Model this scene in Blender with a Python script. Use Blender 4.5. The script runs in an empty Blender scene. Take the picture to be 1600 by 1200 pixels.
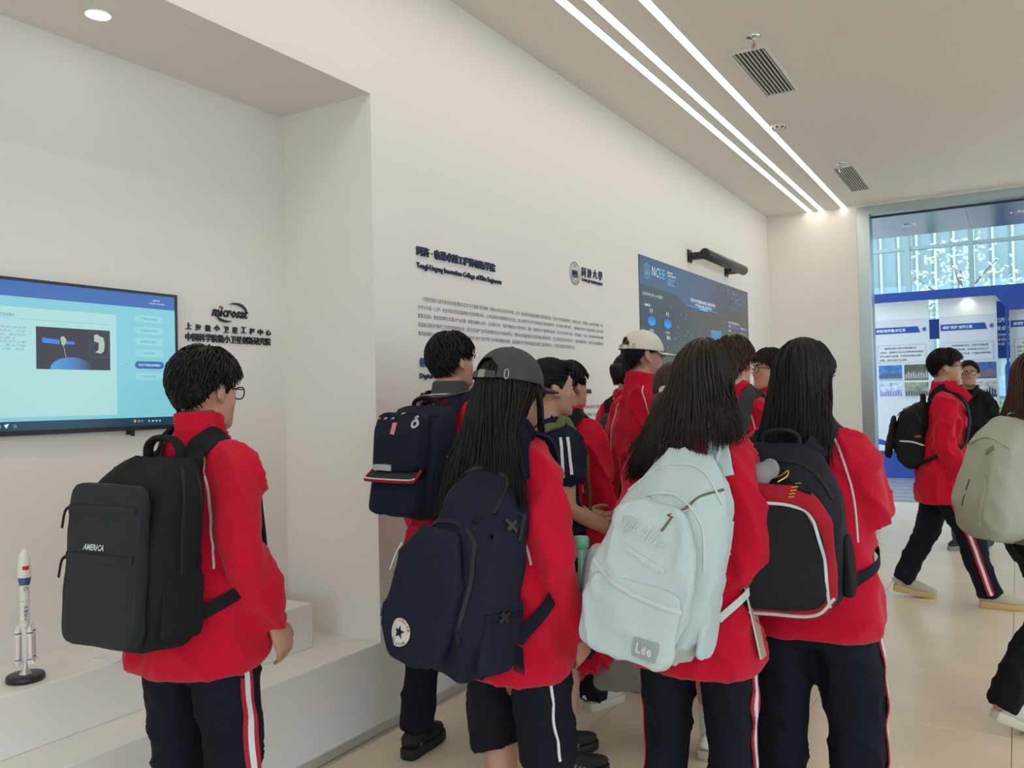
import bpy, bmesh, math, random
import numpy as np
from mathutils import Vector, Matrix, noise
from mathutils.bvhtree import BVHTree

S = bpy.context.scene
COL = S.collection
rnd = random.Random(7)

# ---------------------------------------------------------------- camera, sky, exposure
cam = bpy.data.cameras.new('camera')
cam.sensor_width = 36.0
cam.lens = 1318 / 1600 * 36
cam.clip_start = 0.05
cam.clip_end = 200
camo = bpy.data.objects.new('camera', cam)
COL.objects.link(camo)
_x = np.array([(1590 - 800) / 1318, -7 / 1318, -1.0]); _x /= np.linalg.norm(_x)      # depth direction seen from the camera
_y = -np.array([(-1400 - 800) / 1318, -72 / 1318, -1.0]); _y -= _x * np.dot(_x, _y); _y /= np.linalg.norm(_y)
ROT = np.stack([_y, _x, np.cross(_y, _x)])
camo.matrix_world = Matrix.Translation((0, 0, 1.45)) @ Matrix(ROT.tolist()).to_4x4()
S.camera = camo

world = bpy.data.worlds.new('sky'); S.world = world
world.use_nodes = True
bg = world.node_tree.nodes['Background']
bg.inputs[0].default_value = (0.72, 0.88, 1.0, 1)
bg.inputs[1].default_value = 3.1

sun = bpy.data.lights.new('sun', 'SUN'); sun.energy = 2.5; sun.angle = math.radians(1.5)
suno = bpy.data.objects.new('sun', sun); COL.objects.link(suno)
suno.rotation_euler = (math.radians(40), 0, math.radians(20)); suno.location = (0, 20, 20)

S.view_settings.view_transform = 'Standard'
S.view_settings.look = 'None'
S.view_settings.gamma = 1.0
S.view_settings.use_curve_mapping = False
S.view_settings.exposure = -0.16
S.cycles.use_denoising = True
S.cycles.max_bounces = 8
S.cycles.diffuse_bounces = 5
S.cycles.transparent_max_bounces = 12
S.cycles.sample_clamp_indirect = 6.0

# ---------------------------------------------------------------- materials
MATS = {}
def mat(name, col, rough=0.6, metal=0.0, spec=0.5, bump=None, vary=0.0, vscale=8.0, emit=None, sheen=0.0, alpha_mix=None, aniso=None):
    if name in MATS: return MATS[name]
    m = bpy.data.materials.new(name); MATS[name] = m
    m.use_nodes = True
    nt = m.node_tree; b = nt.nodes['Principled BSDF']
    c = (*col, 1)
    b.inputs['Base Color'].default_value = c
    b.inputs['Roughness'].default_value = rough
    b.inputs['Metallic'].default_value = metal
    b.inputs['Specular IOR Level'].default_value = spec
    if sheen: b.inputs['Sheen Weight'].default_value = sheen
    m.diffuse_color = c
    tc = None
    if vary or bump:
        tc = nt.nodes.new('ShaderNodeTexCoord')
    if vary:
        n = nt.nodes.new('ShaderNodeTexNoise'); n.inputs['Scale'].default_value = vscale; n.inputs['Detail'].default_value = 4
        nt.links.new(tc.outputs['Object'], n.inputs['Vector'])
        r = nt.nodes.new('ShaderNodeValToRGB')
        r.color_ramp.elements[0].position = 0.3; r.color_ramp.elements[1].position = 0.7
        r.color_ramp.elements[0].color = tuple(x * (1 - vary) for x in col) + (1,)
        r.color_ramp.elements[1].color = tuple(min(1, x * (1 + vary)) for x in col) + (1,)
        nt.links.new(n.outputs['Fac'], r.inputs['Fac']); nt.links.new(r.outputs['Color'], b.inputs['Base Color'])
    if bump:
        sc, st = bump[0], bump[1]
        n2 = nt.nodes.new('ShaderNodeTexNoise'); n2.inputs['Scale'].default_value = sc; n2.inputs['Detail'].default_value = 3
        if len(bump) > 2:
            mp = nt.nodes.new('ShaderNodeMapping'); mp.inputs['Scale'].default_value = bump[2]
            nt.links.new(tc.outputs['Object'], mp.inputs['Vector']); nt.links.new(mp.outputs['Vector'], n2.inputs['Vector'])
        else:
            nt.links.new(tc.outputs['Object'], n2.inputs['Vector'])
        bp = nt.nodes.new('ShaderNodeBump'); bp.inputs['Strength'].default_value = st; bp.inputs['Distance'].default_value = 0.004
        nt.links.new(n2.outputs['Fac'], bp.inputs['Height']); nt.links.new(bp.outputs['Normal'], b.inputs['Normal'])
    if emit:
        b.inputs['Emission Color'].default_value = (*emit[0], 1)
        b.inputs['Emission Strength'].default_value = emit[1]
    return m

def screen_mat(name, col, e=1.0):
    """a lit display pixel colour: the screen gives off this light, under a slightly glossy front"""
    return mat(name, tuple(0.06 * c for c in col), 0.25, emit=(col, e))

def gradient_screen(name, ramp, axis, lo, hi, e=1.0):
    m = bpy.data.materials.new(name); m.use_nodes = True
    nt = m.node_tree; b = nt.nodes['Principled BSDF']
    b.inputs['Base Color'].default_value = (0.01, 0.01, 0.012, 1); b.inputs['Roughness'].default_value = 0.25
    tc = nt.nodes.new('ShaderNodeTexCoord'); sp = nt.nodes.new('ShaderNodeSeparateXYZ')
    mr = nt.nodes.new('ShaderNodeMapRange'); mr.inputs['From Min'].default_value = lo; mr.inputs['From Max'].default_value = hi
    r = nt.nodes.new('ShaderNodeValToRGB')
    r.color_ramp.elements[0].color = (*ramp[0][1], 1); r.color_ramp.elements[0].position = ramp[0][0]
    r.color_ramp.elements[1].color = (*ramp[-1][1], 1); r.color_ramp.elements[1].position = ramp[-1][0]
    for p, c in ramp[1:-1]:
        el = r.color_ramp.elements.new(p); el.color = (*c, 1)
    nt.links.new(tc.outputs['Object'], sp.inputs[0]); nt.links.new(sp.outputs[axis], mr.inputs['Value'])
    nt.links.new(mr.outputs[0], r.inputs['Fac']); nt.links.new(r.outputs['Color'], b.inputs['Emission Color'])
    b.inputs['Emission Strength'].default_value = e
    return m

M_WALL = mat('white_wall_paint', (0.83, 0.795, 0.75), 0.75, bump=(250, 0.05))
M_CEIL = mat('ceiling_paint', (0.80, 0.76, 0.715), 0.85)
M_PLINTH = mat('white_plinth_board', (0.82, 0.80, 0.76), 0.5)
M_TILE = mat('cream_floor_tile', (0.82, 0.71, 0.54), 0.26, spec=0.3, vary=0.05, vscale=2.5)
M_JOINT = mat('floor_joint', (0.45, 0.39, 0.31), 0.8)
M_ALU = mat('brushed_aluminium', (0.62, 0.63, 0.63), 0.35, metal=0.85)
M_STEEL = mat('stainless_steel', (0.46, 0.55, 0.57), 0.28, metal=0.9, bump=(40, 0.08, (1, 1, 0.03)))
M_BLACK = mat('black_plastic', (0.012, 0.012, 0.013), 0.35)
M_WHITEP = mat('white_plastic', (0.8, 0.8, 0.78), 0.4)
M_LED = mat('led_diffuser', (0.9, 0.9, 0.9), 0.5, emit=((1.0, 0.91, 0.80), 7.8))
M_LEDFILL = mat('added_fill_diffuser', (0.9, 0.9, 0.9), 0.5, emit=((1.0, 0.90, 0.78), 13.0))  # glow of the added, unseen fill strips
M_DOWN = mat('downlight_lens', (0.9, 0.9, 0.9), 0.5, emit=((1.0, 0.97, 0.92), 14.0))
M_NAVYTXT = mat('navy_lettering', (0.012, 0.02, 0.07), 0.45)
M_BLKTXT = mat('black_lettering', (0.012, 0.012, 0.02), 0.45)
M_GREYTXT = mat('grey_printed_text', (0.22, 0.22, 0.22), 0.7)
M_ORANGE = mat('orange_lettering', (0.75, 0.16, 0.04), 0.5)
M_CHROME = mat('chrome', (0.7, 0.7, 0.7), 0.12, metal=1.0)

# ---------------------------------------------------------------- small mesh helpers
def link(o, parent=None):
    COL.objects.link(o)
    if parent is not None: o.parent = parent
    return o

def mesh_obj(name, V, F, m=None, parent=None, smooth=False, loc=None):
    me = bpy.data.meshes.new(name)
    me.from_pydata([tuple(map(float, v)) for v in V], [], [tuple(int(i) for i in f) for f in F])
    if m is not None:
        for x in (m if isinstance(m, (list, tuple)) else [m]): me.materials.append(x)
    if smooth: me.shade_smooth()
    o = bpy.data.objects.new(name, me)
    if loc is not None: o.location = loc
    return link(o, parent)

def tag(o, label=None, cat=None, group=None, kind=None):
    if label: o['label'] = label
    if cat: o['category'] = cat
    if group: o['group'] = group
    if kind: o['kind'] = kind
    return o

def empty(name, loc=(0, 0, 0), rz=0.0):
    o = bpy.data.objects.new(name, None); o.empty_display_size = 0.1
    o.location = loc; o.rotation_euler = (0, 0, rz)
    return link(o)

def copy_tree(o, parent=None):
    c = o.copy(); COL.objects.link(c); c.parent = parent
    for ch in list(o.children): copy_tree(ch, c)
    return c

class MB:
    """collects shapes into one mesh"""
    def __init__(s): s.V = []; s.F = []
    def add(s, V, F):
        k = len(s.V); s.V.extend([tuple(v) for v in V]); s.F.extend([tuple(i + k for i in f) for f in F]); return s
    def box(s, lo, hi):
        x0, y0, z0 = lo; x1, y1, z1 = hi
        return s.add([(x0, y0, z0), (x1, y0, z0), (x1, y1, z0), (x0, y1, z0), (x0, y0, z1), (x1, y0, z1), (x1, y1, z1), (x0, y1, z1)],
                     [(0, 3, 2, 1), (4, 5, 6, 7), (0, 1, 5, 4), (1, 2, 6, 5), (2, 3, 7, 6), (3, 0, 4, 7)])
    def prism(s, poly, a0, a1, f):
        """extrude a 2D polygon between a0 and a1; f(u, v, a) gives the point"""
        n = len(poly)
        V = [f(u, v, a0) for u, v in poly] + [f(u, v, a1) for u, v in poly]
        return s.add(V, [tuple(range(n))[::-1], tuple(range(n, 2 * n))] + [(i, (i + 1) % n, (i + 1) % n + n, i + n) for i in range(n)])
    def cyl(s, p0, p1, r0, r1=None, n=16, caps=True):
        V, F = tube([p0, p1], [r0, r0 if r1 is None else r1], n); return s.add(V, F)
    def lathe(s, prof, c=(0, 0, 0), n=24):
        V = []; F = []
        for r, z in prof:
            for k in range(n):
                a = 2 * math.pi * k / n; V.append((c[0] + r * math.cos(a), c[1] + r * math.sin(a), c[2] + z))
        for i in range(len(prof) - 1):
            for k in range(n):
                F.append((i * n + k, i * n + (k + 1) % n, (i + 1) * n + (k + 1) % n, (i + 1) * n + k))
        F.append(tuple(range(n))[::-1]); F.append(tuple(range((len(prof) - 1) * n, len(prof) * n)))
        return s.add(V, F)
    def obj(s, name, m=None, parent=None, smooth=False, bevel=0.0, loc=None, fix=True):
        o = mesh_obj(name, s.V, s.F, m, parent, False, loc)
        if fix:
            bm = bmesh.new(); bm.from_mesh(o.data); bmesh.ops.recalc_face_normals(bm, faces=bm.faces); bm.to_mesh(o.data); bm.free()
        if smooth:
            o.data.shade_smooth()
            o.data.set_sharp_from_angle(angle=math.radians(40))
        if bevel:
            md = o.modifiers.new('bevel', 'BEVEL'); md.width = bevel; md.segments = 2; md.limit_method = 'ANGLE'
        return o

def catmull(P, per=6):
    P = [np.array(p, float) for p in P]
    if len(P) < 3: 
        return [P[0] + (P[1] - P[0]) * t for t in np.linspace(0, 1, per + 1)]
    Q = [2 * P[0] - P[1]] + P + [2 * P[-1] - P[-2]]
    out = []
    for i in range(1, len(Q) - 2):
        a, b, c, d = Q[i - 1], Q[i], Q[i + 1], Q[i + 2]
        for k in range(per):
            t = k / per
            out.append(0.5 * (2 * b + (c - a) * t + (2 * a - 5 * b + 4 * c - d) * t * t + (3 * b - a - 3 * c + d) * t ** 3))
    out.append(P[-1]); return out

def frames(P, up=None):
    P = np.array(P, float); n = len(P)
    T = np.zeros_like(P); T[1:-1] = P[2:] - P[:-2] if n > 2 else 0; T[0] = P[1] - P[0]; T[-1] = P[-1] - P[-2]
    T /= np.maximum(np.linalg.norm(T, axis=1, keepdims=True), 1e-9)
    a = np.array(up, float) if up is not None else (np.array([1., 0, 0]) if abs(T[0][0]) < 0.8 else np.array([0, 1., 0]))
    A = []; B = []
    for t in T:
        a = a - t * np.dot(a, t); ln = np.linalg.norm(a)
        if ln < 1e-6: a = np.array([0.3, 0.7, 0.2]); a = a - t * np.dot(a, t); ln = np.linalg.norm(a)
        a = a / ln; A.append(a); B.append(np.cross(t, a))
    return P, T, np.array(A), np.array(B)

def tube(P, R, n=12, up=None, caps=True, per=0):
    """closed loft along P; R holds a radius or (ra, rb) per point, ra along the up direction"""
    R = [(r, r) if np.isscalar(r) else tuple(r) for r in R]
    if per:
        RR = catmull([np.array([r[0], r[1], 0]) for r in R], per); R = [(max(1e-4, r[0]), max(1e-4, r[1])) for r in RR]; P = catmull(P, per)
    P, T, A, B = frames(P, up)
    ang = np.arange(n) * 2 * math.pi / n; ca = np.cos(ang); sa = np.sin(ang)
    V = np.concatenate([P[i] + np.outer(ca * R[i][0], A[i]) + np.outer(sa * R[i][1], B[i]) for i in range(len(P))])
    F = []
    for i in range(len(P) - 1):
        for k in range(n):
            k2 = (k + 1) % n; F.append((i * n + k, i * n + k2, (i + 1) * n + k2, (i + 1) * n + k))
    if caps:
        F.append(tuple(range(n))[::-1]); F.append(tuple(range((len(P) - 1) * n, len(P) * n)))
    return V, F

def eloft(L, n=28, ex=2.2, per=4):
    """vertical loft of super-ellipses: (z, cx, cy, rx, ry)"""
    Q = catmull([np.array(l, float) if len(l) == 5 else np.array(l, float) for l in [tuple(x) for x in L]], per)
    ang = np.arange(n) * 2 * math.pi / n
    c = np.cos(ang); s = np.sin(ang); c = np.sign(c) * np.abs(c) ** (2 / ex); s = np.sign(s) * np.abs(s) ** (2 / ex)
    V = np.concatenate([np.stack([q[1] + q[3] * c, q[2] + q[4] * s, np.full(n, q[0])], 1) for q in Q])
    F = []
    for i in range(len(Q) - 1):
        for k in range(n):
            k2 = (k + 1) % n; F.append((i * n + k, i * n + k2, (i + 1) * n + k2, (i + 1) * n + k))
    F.append(tuple(range(n))[::-1]); F.append(tuple(range((len(Q) - 1) * n, len(Q) * n)))
    return V, F

def ellipsoid(c, r, n=20, m=12, rot=None):
    V = [(0, 0, 1)]; 
    for i in range(1, m):
        th = math.pi * i / m
        for k in range(n):
            a = 2 * math.pi * k / n; V.append((math.sin(th) * math.cos(a), math.sin(th) * math.sin(a), math.cos(th)))
    V.append((0, 0, -1)); F = []
    for k in range(n): F.append((0, 1 + k, 1 + (k + 1) % n))
    for i in range(m - 2):
        for k in range(n):
            F.append((1 + i * n + k, 1 + (i + 1) * n + k, 1 + (i + 1) * n + (k + 1) % n, 1 + i * n + (k + 1) % n))
    e = len(V) - 1
    for k in range(n): F.append((e, 1 + (m - 2) * n + (k + 1) % n, 1 + (m - 2) * n + k))
    V = np.array(V) * np.array(r)
    if rot is not None: V = V @ np.array(rot.to_3x3()).T
    return V + np.array(c), F

def fuse(parts, voxel, smooth=3, fac=0.5):
    """voxel union of closed shapes -> one continuous surface"""
    mb = MB()
    for V, F in parts: mb.add(V, F)
    me = bpy.data.meshes.new('t'); me.from_pydata([tuple(map(float, v)) for v in mb.V], [], mb.F)
    bm = bmesh.new(); bm.from_mesh(me); bmesh.ops.recalc_face_normals(bm, faces=bm.faces); bm.to_mesh(me); bm.free()
    o = bpy.data.objects.new('t', me); COL.objects.link(o)
    md = o.modifiers.new('r', 'REMESH'); md.mode = 'VOXEL'; md.voxel_size = voxel
    if smooth:
        sm = o.modifiers.new('s', 'SMOOTH'); sm.iterations = smooth; sm.factor = fac
    dg = bpy.context.evaluated_depsgraph_get()
    e = o.evaluated_get(dg); m2 = e.to_mesh()
    n = len(m2.vertices); co = np.empty(n * 3, np.float32); m2.vertices.foreach_get('co', co)
    no = np.empty(n * 3, np.float32); m2.vertices.foreach_get('normal', no)
    F = [tuple(p.vertices) for p in m2.polygons]
    e.to_mesh_clear(); bpy.data.objects.remove(o); bpy.data.meshes.remove(me)
    return co.reshape(-1, 3).astype(float), F, no.reshape(-1, 3).astype(float)

def bvh_of(V, F): return BVHTree.FromPolygons([tuple(v) for v in V], F)

def push(b, p, off):
    """move p outside the surface by at least off"""
    l, n, i, d = b.find_nearest(Vector(p))
    if l is None: return np.array(p)
    v = Vector(p) - l; s = v.dot(n)
    if s < 0: return np.array(l + n * off)
    if d < off: return np.array(l + (v.normalized() if d > 1e-5 else n) * off)
    return np.array(p)

def snap(b, p, off):
    l, n, i, d = b.find_nearest(Vector(p))
    return np.array(l + n * off), np.array(n)

def ribbon(P, N, w, t):
    """flat band with thickness along P, facing N"""
    P = np.array(P, float); n = len(P)
    T = np.gradient(P, axis=0); T /= np.maximum(np.linalg.norm(T, axis=1, keepdims=True), 1e-9)
    N = np.array(N, float); B = np.cross(T, N); B /= np.maximum(np.linalg.norm(B, axis=1, keepdims=True), 1e-9)
    N = np.cross(B, T)
    w = np.broadcast_to(np.array(w, float).reshape(-1, 1), (n, 1))
    V = np.concatenate([P + B * w / 2 + N * t, P - B * w / 2 + N * t, P - B * w / 2, P + B * w / 2]); F = []
    for i in range(n - 1):
        for a, c in ((0, 1), (1, 2), (2, 3), (3, 0)):
            F.append((a * n + i, a * n + i + 1, c * n + i + 1, c * n + i))
    F.append((0, n, 2 * n, 3 * n)); F.append((n - 1, 4 * n - 1, 3 * n - 1, 2 * n - 1))
    return V, F

def smooth_path(P, it=2):
    P = np.array(P, float)
    for _ in range(it): P[1:-1] = (P[:-2] + 2 * P[1:-1] + P[2:]) / 4
    return P

# ---------------------------------------------------------------- writing
def text_geo(s, size=1.0, width=None, bold=0.0, depth=0.001, align='LEFT', shear=0.0, res=1, height=None):
    cu = bpy.data.curves.new('txt', 'FONT'); cu.body = s; cu.size = 1.0; cu.resolution_u = res
    cu.offset = bold; cu.shear = shear; cu.extrude = 0.0
    o = bpy.data.objects.new('txt', cu); COL.objects.link(o)
    dg = bpy.context.evaluated_depsgraph_get(); e = o.evaluated_get(dg); me = e.to_mesh()
    V = np.array([v.co[:] for v in me.vertices]).reshape(-1, 3); F = [tuple(p.vertices) for p in me.polygons]
    e.to_mesh_clear(); bpy.data.objects.remove(o); bpy.data.curves.remove(cu)
    if len(V) == 0: return V, F
    sx = sy = size
    x0, x1 = V[:, 0].min(), V[:, 0].max()
    if width: sx = width / (x1 - x0); V[:, 0] -= x0; x0, x1 = 0, x1 - x0
    if width and not height: sy = sx if size == 1.0 else size
    if height: y0, y1 = V[:, 1].min(), V[:, 1].max(); V[:, 1] -= y0; sy = height / (y1 - y0)
    V[:, 0] *= sx; V[:, 1] *= sy; V[:, 2] = depth
    if align == 'CENTER': V[:, 0] -= (V[:, 0].min() + V[:, 0].max()) / 2
    if align == 'RIGHT': V[:, 0] -= V[:, 0].max()
    return V, F

def solid_letters(V, F, depth):
    """give flat letters sides: extrude along z"""
    me = bpy.data.meshes.new('t'); me.from_pydata([tuple(v) for v in V], [], F)
    bm = bmesh.new(); bm.from_mesh(me)
    bmesh.ops.remove_doubles(bm, verts=bm.verts, dist=1e-6)
    r = bmesh.ops.extrude_face_region(bm, geom=bm.faces[:])
    for v in r['geom']:
        if isinstance(v, bmesh.types.BMVert): v.co.z -= depth
    bmesh.ops.recalc_face_normals(bm, faces=bm.faces)
    V2 = np.array([v.co[:] for v in bm.verts]); bm.verts.index_update()
    F2 = [tuple(v.index for v in f.verts) for f in bm.faces]
    bm.free(); bpy.data.meshes.remove(me)
    return V2, F2

ON_X = lambda V, x, y, z: np.stack([x + V[:, 2], y + V[:, 0], z + V[:, 1]], 1)        # on a wall facing +X
ON_Y = lambda V, x, y, z: np.stack([x + V[:, 0], y - V[:, 2], z + V[:, 1]], 1)        # on a wall facing -Y
def lettering(name, s, place, pos, m, parent, depth=0.001, solid=0.0, **k):
    V, F = text_geo(s, depth=depth + solid, **k)
    if solid: V, F = solid_letters(V, F, solid)
    return mesh_obj(name, place(V, *pos), F, m, parent)
# ================================================================ the room
WX = -2.425; NX = -2.979; CZ = 3.49; BY = 9.85
def structure(name, mb, m, parent=None, **k):
    o = mb.obj(name, m, parent, **k)
    if parent is None: o['kind'] = 'structure'
    return o

# floor: a joint-coloured slab with single tiles on it
fl = structure('floor', MB().box((-3.2, -5, -0.12), (7.0, 18.5, -0.006)), M_JOINT)
tile_me = {}
def tile(x0, y0, x1, y1):
    g = 0.0015; k = (round(x1 - x0, 3), round(y1 - y0, 3))
    if k not in tile_me:
        w, d = k; b = 0.002
        mb = MB()
        V = [(g, g, -0.006), (w - g, g, -0.006), (w - g, d - g, -0.006), (g, d - g, -0.006),
             (g, g, -b), (w - g, g, -b), (w - g, d - g, -b), (g, d - g, -b),
             (g + b, g + b, 0), (w - g - b, g + b, 0), (w - g - b, d - g - b, 0), (g + b, d - g - b, 0)]
        F = []
        for a in (0, 4):
            for i in range(4): F.append((a + i, a + (i + 1) % 4, a + (i + 1) % 4 + 4, a + i + 4))
        F.append((8, 9, 10, 11)); mb.add(V, F)
        o = mb.obj('tile', M_TILE, fl); tile_me[k] = o.data
    else:
        o = bpy.data.objects.new('tile', tile_me[k]); link(o, fl)
    o.location = (x0, y0, 0)
xs = [-2.425] + [-1.662 + 0.8 * i for i in range(0, 9)]
ys = [4.07 + 0.8 * i for i in range(-9, 10)] + [12.08]
ys = [y for y in ys if y < 12.08] + [12.08]
for i in range(len(xs) - 1):
    for j in range(len(ys) - 1):
        if ys[j + 1] - ys[j] > 0.05: tile(xs[i], ys[j], xs[i + 1], ys[j + 1])
for i in range(len(xs) - 1):
    for y in (15.45, 16.25):
        tile(xs[i], y, xs[i + 1], y + 0.8)

structure('ceiling', MB().box((-3.2, -5, CZ), (7.0, BY + 0.1, CZ + 0.15)), M_CEIL)

# left wall: full wall beyond the niche, header above it, wall before it
wl = structure('wall_left', MB().box((WX - 0.65, 2.88, 0), (WX, BY + 0.2, CZ))
               .box((WX - 0.65, -0.6, 2.82), (WX, 2.88, CZ)).box((WX - 0.65, -5, 0), (WX, -0.6, CZ)), M_WALL)
structure('wall_niche', MB().box((NX - 0.09, -0.6, 0), (NX, 2.88, 2.82)), M_WALL)
structure('wall_back', MB().box((WX, BY, 0), (-1.46, BY + 0.2, CZ)).box((-1.46, BY, 3.465), (7.0, BY + 0.2, CZ)), M_WALL)
structure('baseboard_left', MB().box((WX, -5, 0.0), (WX + 0.012, BY, 0.05)).box((WX, -5, 0.0), (WX + 0.02, BY, 0.012)), M_ALU)
structure('baseboard_back', MB().box((WX, BY - 0.012, 0), (-1.46, BY, 0.05)), M_ALU)
tr = structure('trim_1', MB().box((NX, -0.6, 0), (WX, 2.88, 0.40)), M_PLINTH, bevel=0.004)
tr2 = structure('trim_2', MB().box((NX, -0.6, 0.40), (-2.64, 2.688, 0.59)), M_PLINTH, bevel=0.004)
tag(tr, 'low white ledge built into the wall niche'); tag(tr2, 'raised white step on the niche ledge under the rocket')

# right and rear walls: tall daylight windows (outside the frame)
wr = MB().box((7.0, -5, 0), (7.2, BY, 0.3)).box((7.0, -5, 3.3), (7.2, BY, CZ))
for y in (-5, -2.1, 0.9, 3.9, 6.9, 9.65): wr.box((7.0, y, 0.3), (7.2, y + 0.2, 3.3))
structure('wall_right', wr, M_WALL)
wb = MB().box((-3.2, -5.2, 0), (7.2, -5, 0.3)).box((-3.2, -5.2, 3.2), (7.2, -5, CZ))
for x in (-3.2, -1.2, 1.4, 4.0, 7.0): wb.box((x, -5.2, 0.3), (x + 0.2, -5, 3.2))
structure('wall_rear', wb, M_WALL)

# ---- steel framed opening to the entrance hall
fr = MB().box((-1.46, BY - 0.005, 0), (-1.33, BY + 0.22, 3.465)).box((-1.33, BY - 0.005, 3.375), (7.0, BY + 0.22, 3.465))
structure('trim_3', fr, M_STEEL, bevel=0.004)
structure('trim_4', MB().box((-1.33, BY + 0.16, 3.362), (7.0, BY + 0.2, 3.375)), M_BLACK)
M_SOFF = mat('metal_soffit', (0.40, 0.46, 0.48), 0.2, metal=0.9, bump=(3, 0.06))
cs = MB()
structure('trim_5', cs.box((-3.0, BY + 0.22, 3.38), (7.0, 11.5, 3.60)), M_SOFF)
so = bpy.data.objects['trim_5']
for k in range(-2, 8):   # soffit panels with open joints
    x0 = -2.9 + 1.24 * (k + 2)
    MB().box((x0 + 0.004, BY + 0.23, 3.372), (x0 + 1.236, 11.49, 3.38)).obj('soffit_panel', M_SOFF, so)
structure('wall_hall', MB().box((-3.1, BY + 0.2, 0), (-3.0, 11.5, 7)).box((-3.2, BY + 0.1, 3.6), (7, BY + 0.3, 7)), M_WALL)
structure('ceiling_hall', MB().box((-3.2, BY + 0.1, 6.6), (7.0, 17.2, 6.8)), M_CEIL)

for q_, (x, y) in enumerate([(-1.02, 10.75), (0.06, 10.75)]):
    d_ = empty('downlight', (x, y, 3.372)); tag(d_, ['small round downlight in the metal soffit, left one', 'small round downlight in the metal soffit, right one by the photo edge'][q_], 'downlight')
    MB().lathe([(0.055, -0.01), (0.075, -0.008), (0.075, 0.0), (0.055, 0.0)]).obj('rim', M_CHROME, d_, smooth=True); MB().lathe([(0.001, -0.004), (0.055, -0.004), (0.055, 0.0), (0.001, 0.0)]).obj('lens', M_WHITEP, d_)
# entrance grating
gr = structure('trim_6', MB().box((-3.0, 12.08, -0.02), (7.0, 15.45, -0.004)), M_BLACK)
for k in range(28):
    y = 12.1 + k * 0.12
    wdt = 0.085 if k % 4 else 0.05
    MB().box((-3.0, y, -0.004), (7.0, y + wdt, 0.002)).obj('grating_slat', M_ALU, gr)

# ---- outer glazing of the hall
M_MULL = mat('pale_green_mullion', (0.42, 0.55, 0.55), 0.4, metal=0.4)
def glass_mat():
    m = bpy.data.materials.new('clear_glass'); m.use_nodes = True; nt = m.node_tree; nt.nodes.clear()
    o = nt.nodes.new('ShaderNodeOutputMaterial'); t = nt.nodes.new('ShaderNodeBsdfTransparent'); g = nt.nodes.new('ShaderNodeBsdfGlossy')
    t.inputs['Color'].default_value = (0.86, 0.96, 0.98, 1); g.inputs['Roughness'].default_value = 0.02
    fz = nt.nodes.new('ShaderNodeFresnel'); fz.inputs['IOR'].default_value = 1.45; mx = nt.nodes.new('ShaderNodeMixShader')
    nt.links.new(fz.outputs[0], mx.inputs[0]); nt.links.new(t.outputs[0], mx.inputs[1]); nt.links.new(g.outputs[0], mx.inputs[2])
    nt.links.new(mx.outputs[0], o.inputs['Surface']); return m
M_GLASS = glass_mat()
GY = 17.0
win = structure('window_1', MB().box((-3.1, GY - 0.08, 0), (7.0, GY + 0.08, 0.1)), M_MULL)
xm = [-2.68 + 1.02 * k for k in range(10)]
for x in xm: MB().box((x - 0.04, GY - 0.08, 0.1), (x + 0.04, GY + 0.08, 6.6)).obj('mullion', M_MULL, win)
for z in (4.05,): MB().box((-3.1, GY - 0.06, z - 0.03), (7.0, GY + 0.06, z + 0.03)).obj('transom', M_MULL, win)
MB().box((-3.1, GY - 0.06, 6.5), (7.0, GY + 0.06, 6.6)).obj('transom', M_MULL, win)
pane_lo = pane_hi = None
for i in range(len(xm) - 1):
    for z0, z1 in ((0.1, 4.02), (4.08, 6.5)):
        MB().box((xm[i] + 0.04, GY - 0.008, z0), (xm[i + 1] - 0.04, GY + 0.008, z1)).obj('pane', M_GLASS, win)

# ---- outside: paving, the office building, trees and shrubs
M_PAVE = mat('outdoor_paving', (0.42, 0.43, 0.42), 0.9, vary=0.1)
structure('ground', MB().box((-60, 17.3, -0.3), (60, 60, -0.05)).box((7.3, -30, -0.3), (60, 17.3, -0.05)).box((-60, -40, -0.3), (60, -5.3, -0.05)), M_PAVE)
M_FAC = mat('blue_glass_facade', (0.30, 0.36, 0.39), 0.3, vary=0.12, vscale=0.5)
M_FIN = mat('white_facade_fin', (0.6, 0.63, 0.63), 0.5)
ob = empty('office_building', (0, 34, 0)); tag(ob, 'pale blue glass office building with white vertical fins beyond the hall', 'building')
MB().box((-22, 34, 0), (16, 44, 16)).obj('facade', M_FAC, ob, loc=(0, -34, 0))
M_BAND = mat('facade_floor_band', (0.30, 0.42, 0.50), 0.5)
for z in (1.2, 4.6, 8.0, 11.4): MB().box((-22, 33.9, z), (16, 34.0, z + 0.7)).obj('floor_band', M_BAND, ob, loc=(0, -34, 0))
fin0 = None
for k in range(56):
    x = -21 + 0.60 * k
    if fin0 is None:
        fin0 = MB().box((-0.035, 33.7, 0), (0.035, 34.0, 16)).obj('fin', M_FIN, ob); o = fin0
    else:
        o = fin0.copy(); COL.objects.link(o)
    o.location = (x, -34, 0)
M_LEAF = mat('sunlit_leaf', (0.62, 0.70, 0.48), 0.6, vary=0.3, vscale=3)
M_LEAF2 = mat('bright_shrub_leaf', (0.22, 0.42, 0.08), 0.6, vary=0.3, vscale=3)
M_BARK = mat('bark', (0.18, 0.13, 0.09), 0.9)
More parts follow.
